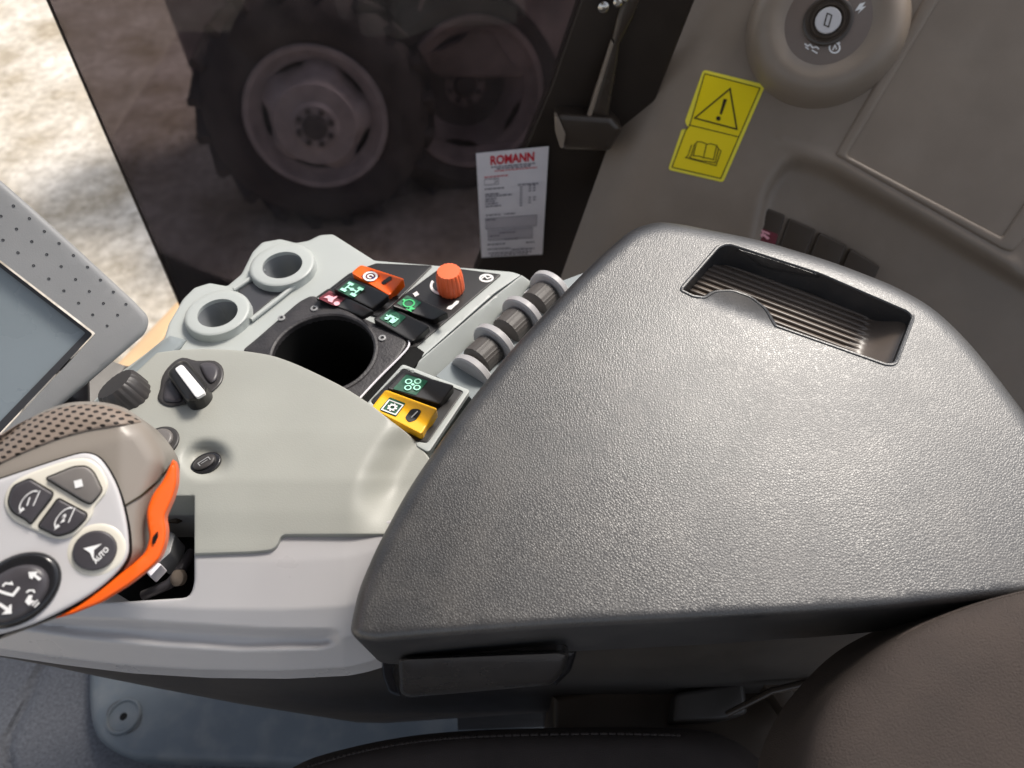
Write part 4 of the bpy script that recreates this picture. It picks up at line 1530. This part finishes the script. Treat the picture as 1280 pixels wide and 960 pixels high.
# linkage, buckle tag and frame in the gap beside the seat
PG = Plane((0, 0, .44), (0, -.1, 1))
obj('seat_frame', surf(PG, [(690, 870), (1120, 780), (1160, 1000), (850, 1040), (690, 960)], R=10, Hb=.01, depth=.2), M['trim_dark'], se_)
obj('frame_cover', surf(PG, rp([(845, 866), (930, 852), (934, 892), (905, 900), (840, 904)], 6), h=.03, R=6, Hb=.006, depth=.05), M['dark_under'], se_)
obj('adjuster_rod', tube([PG.at(x, y, z) for x, y, z in ((908, 893, .04), (964, 864, .055), (1010, 853, .06), (1062, 842, .065))], [.0028, .0032, .0036, .0042]), M['latch'], se_)
obj('adjuster_bracket', surf(PG, rp([(944, 846), (984, 838), (1000, 895), (986, 900), (966, 870)], 4), h=.035, R=3, Hb=.004, depth=.02), M['trim_dark'], se_)
obj('rod_clip', surf(PG, rp([(1036, 831), (1042, 829), (1044, 838), (1038, 840)], 1.5), h=.075, R=1.5, Hb=.002, depth=.01), M['metal'], se_)
tg = obj('label_tag', surf(PG, rp([(986, 916), (998, 912), (1001, 922), (988, 926)], 1.5), h=.04, depth=.003), M['paper'], se_)
I = px(PG, .0406)
I.line([(990, 918), (997, 916), (998, 921), (991, 923)], 1.2, True)
obj('tag_mark', I.bm, M['grey_ink'], tg)

# ------------------------------------------------------------------ floor
PF = Plane((0, 0, .012), (0, 0, 1))
gro = [(62, 820), (46, 850), (22, 900), (8, 935), (14, 965), (20, 1000)]


def h_floor(x, y):
    q = np.array([[x, y]])
    d = seg_dist(q, gro, False)[0]
    return .006 - .012 * math.exp(-(d / 5) ** 2) - (.004 if x > 100 and y > 900 else 0) * 0


obj('floor_mat', surf(PF, [(-260, 780), (160, 810), (170, 945), (360, 940), (420, 1020), (-260, 1020)], h=h_floor, depth=.008, sp=8), M['floor'], kind='structure')
PFL = Plane((0, 0, .07), (0, 0, 1))
li = thing('floor_lining', 'smooth blue grey moulded floor lining below the console with round screw cap', 'floor lining', PFL.at(300, 900, -.07))
obj('lining_panel', surf(PFL, rp([(113, 800), (112, 880, 20), (120, 925, 30), (160, 950, 20), (330, 955), (420, 960), (720, 940), (720, 840), (400, 800)], 14, 5), R=13, Hb=.02, depth=.06, sp=20), M['floor_lin'], li)
s = PFL.scale(155, 896)
sc_ = obj('screw_cap', lathe(PFL.at(155, 896, .0002), (0, 0, 1), [(21 * s, -.001), (20.5 * s, .003), (19 * s, .0045), (18 * s, .004), (17 * s, .0015), (6 * s, .002), (4.6 * s, .0022), (4.2 * s, -.004), (0, -.004)], 40), M['floor_lin'], li)
obj('screw_hole', lathe(PFL.at(155, 896, .0006), (0, 0, 1), [(4.6 * s, 0.0018), (0, .0018)], 20), M['void'], sc_)
I = px(PFL, .0006)
I.arc(155, 896, 21.5, 0, 360, 1.4, 40, 20.5)
obj('cap_gap', I.bm, M['bezel_edge'], li)

# ------------------------------------------------------------------ unseen roof and low walls, added to shade the cab
# roof cut to an L: darkens the armrest's left, lets light reach its right
rb = bmesh.new()
low = [rb.verts.new((x, y, 1.95)) for x, y in ((-1.1, -1.0), (1.5, -1.0), (1.5, -.60), (.20, -.60), (.20, 1.0), (-1.1, 1.0))]
f0 = rb.faces.new(low)
ex_ = bmesh.ops.extrude_face_region(rb, geom=[f0])
for v in ex_['geom']:
    if isinstance(v, bmesh.types.BMVert):
        v.co.z += .05
bmesh.ops.recalc_face_normals(rb, faces=rb.faces[:])
obj('shading_roof', rb, M['roof'], kind='structure')
obj('unseen_rear_wall', boxm((1.3, -1.0, 0), (1.35, .9, .75), .01), M['roof'], kind='structure')
obj('unseen_side_wall', boxm((-.5, -1.05, 0), (1.3, -1.0, .7), .01), M['roof'], kind='structure')

# ------------------------------------------------------------------ light
SUN_EL, SUN_AZ = math.radians(51), math.radians(42)     # azimuth from +Y towards +X
w = bpy.data.worlds.new('World')
scene.world = w
w.use_nodes = True
nt = w.node_tree
sky = nt.nodes.new('ShaderNodeTexSky')
sky.sky_type = 'NISHITA'
sky.sun_disc = False
sky.sun_elevation = SUN_EL
sky.sun_rotation = SUN_AZ
sky.air_density = 1.0
sky.dust_density = 3.0
hs = nt.nodes.new('ShaderNodeHueSaturation')
hs.inputs['Saturation'].default_value = .45          # a milky, hazy sky
nt.links.new(sky.outputs[0], hs.inputs['Color'])
nt.links.new(hs.outputs[0], nt.nodes['Background'].inputs['Color'])
nt.nodes['Background'].inputs['Strength'].default_value = .09
sl = bpy.data.lights.new('sun', 'SUN')
sl.energy = 1.5
sl.angle = math.radians(14)
sl.color = (1, .93, .84)
so = bpy.data.objects.new('sun', sl)
COL.objects.link(so)
sd = Vector((math.sin(SUN_AZ) * math.cos(SUN_EL), math.cos(SUN_AZ) * math.cos(SUN_EL), math.sin(SUN_EL)))
so.rotation_euler = sd.to_track_quat('Z', 'Y').to_euler()
so.location = sd * 8
scene.view_settings.view_transform = 'Standard'
scene.view_settings.look = 'None'
scene.view_settings.exposure = 1.2
scene.view_settings.gamma = 1.0
scene.cycles.transparent_max_bounces = 12
scene.cycles.max_bounces = 8
scene.render.resolution_x, scene.render.resolution_y = 1024, 768
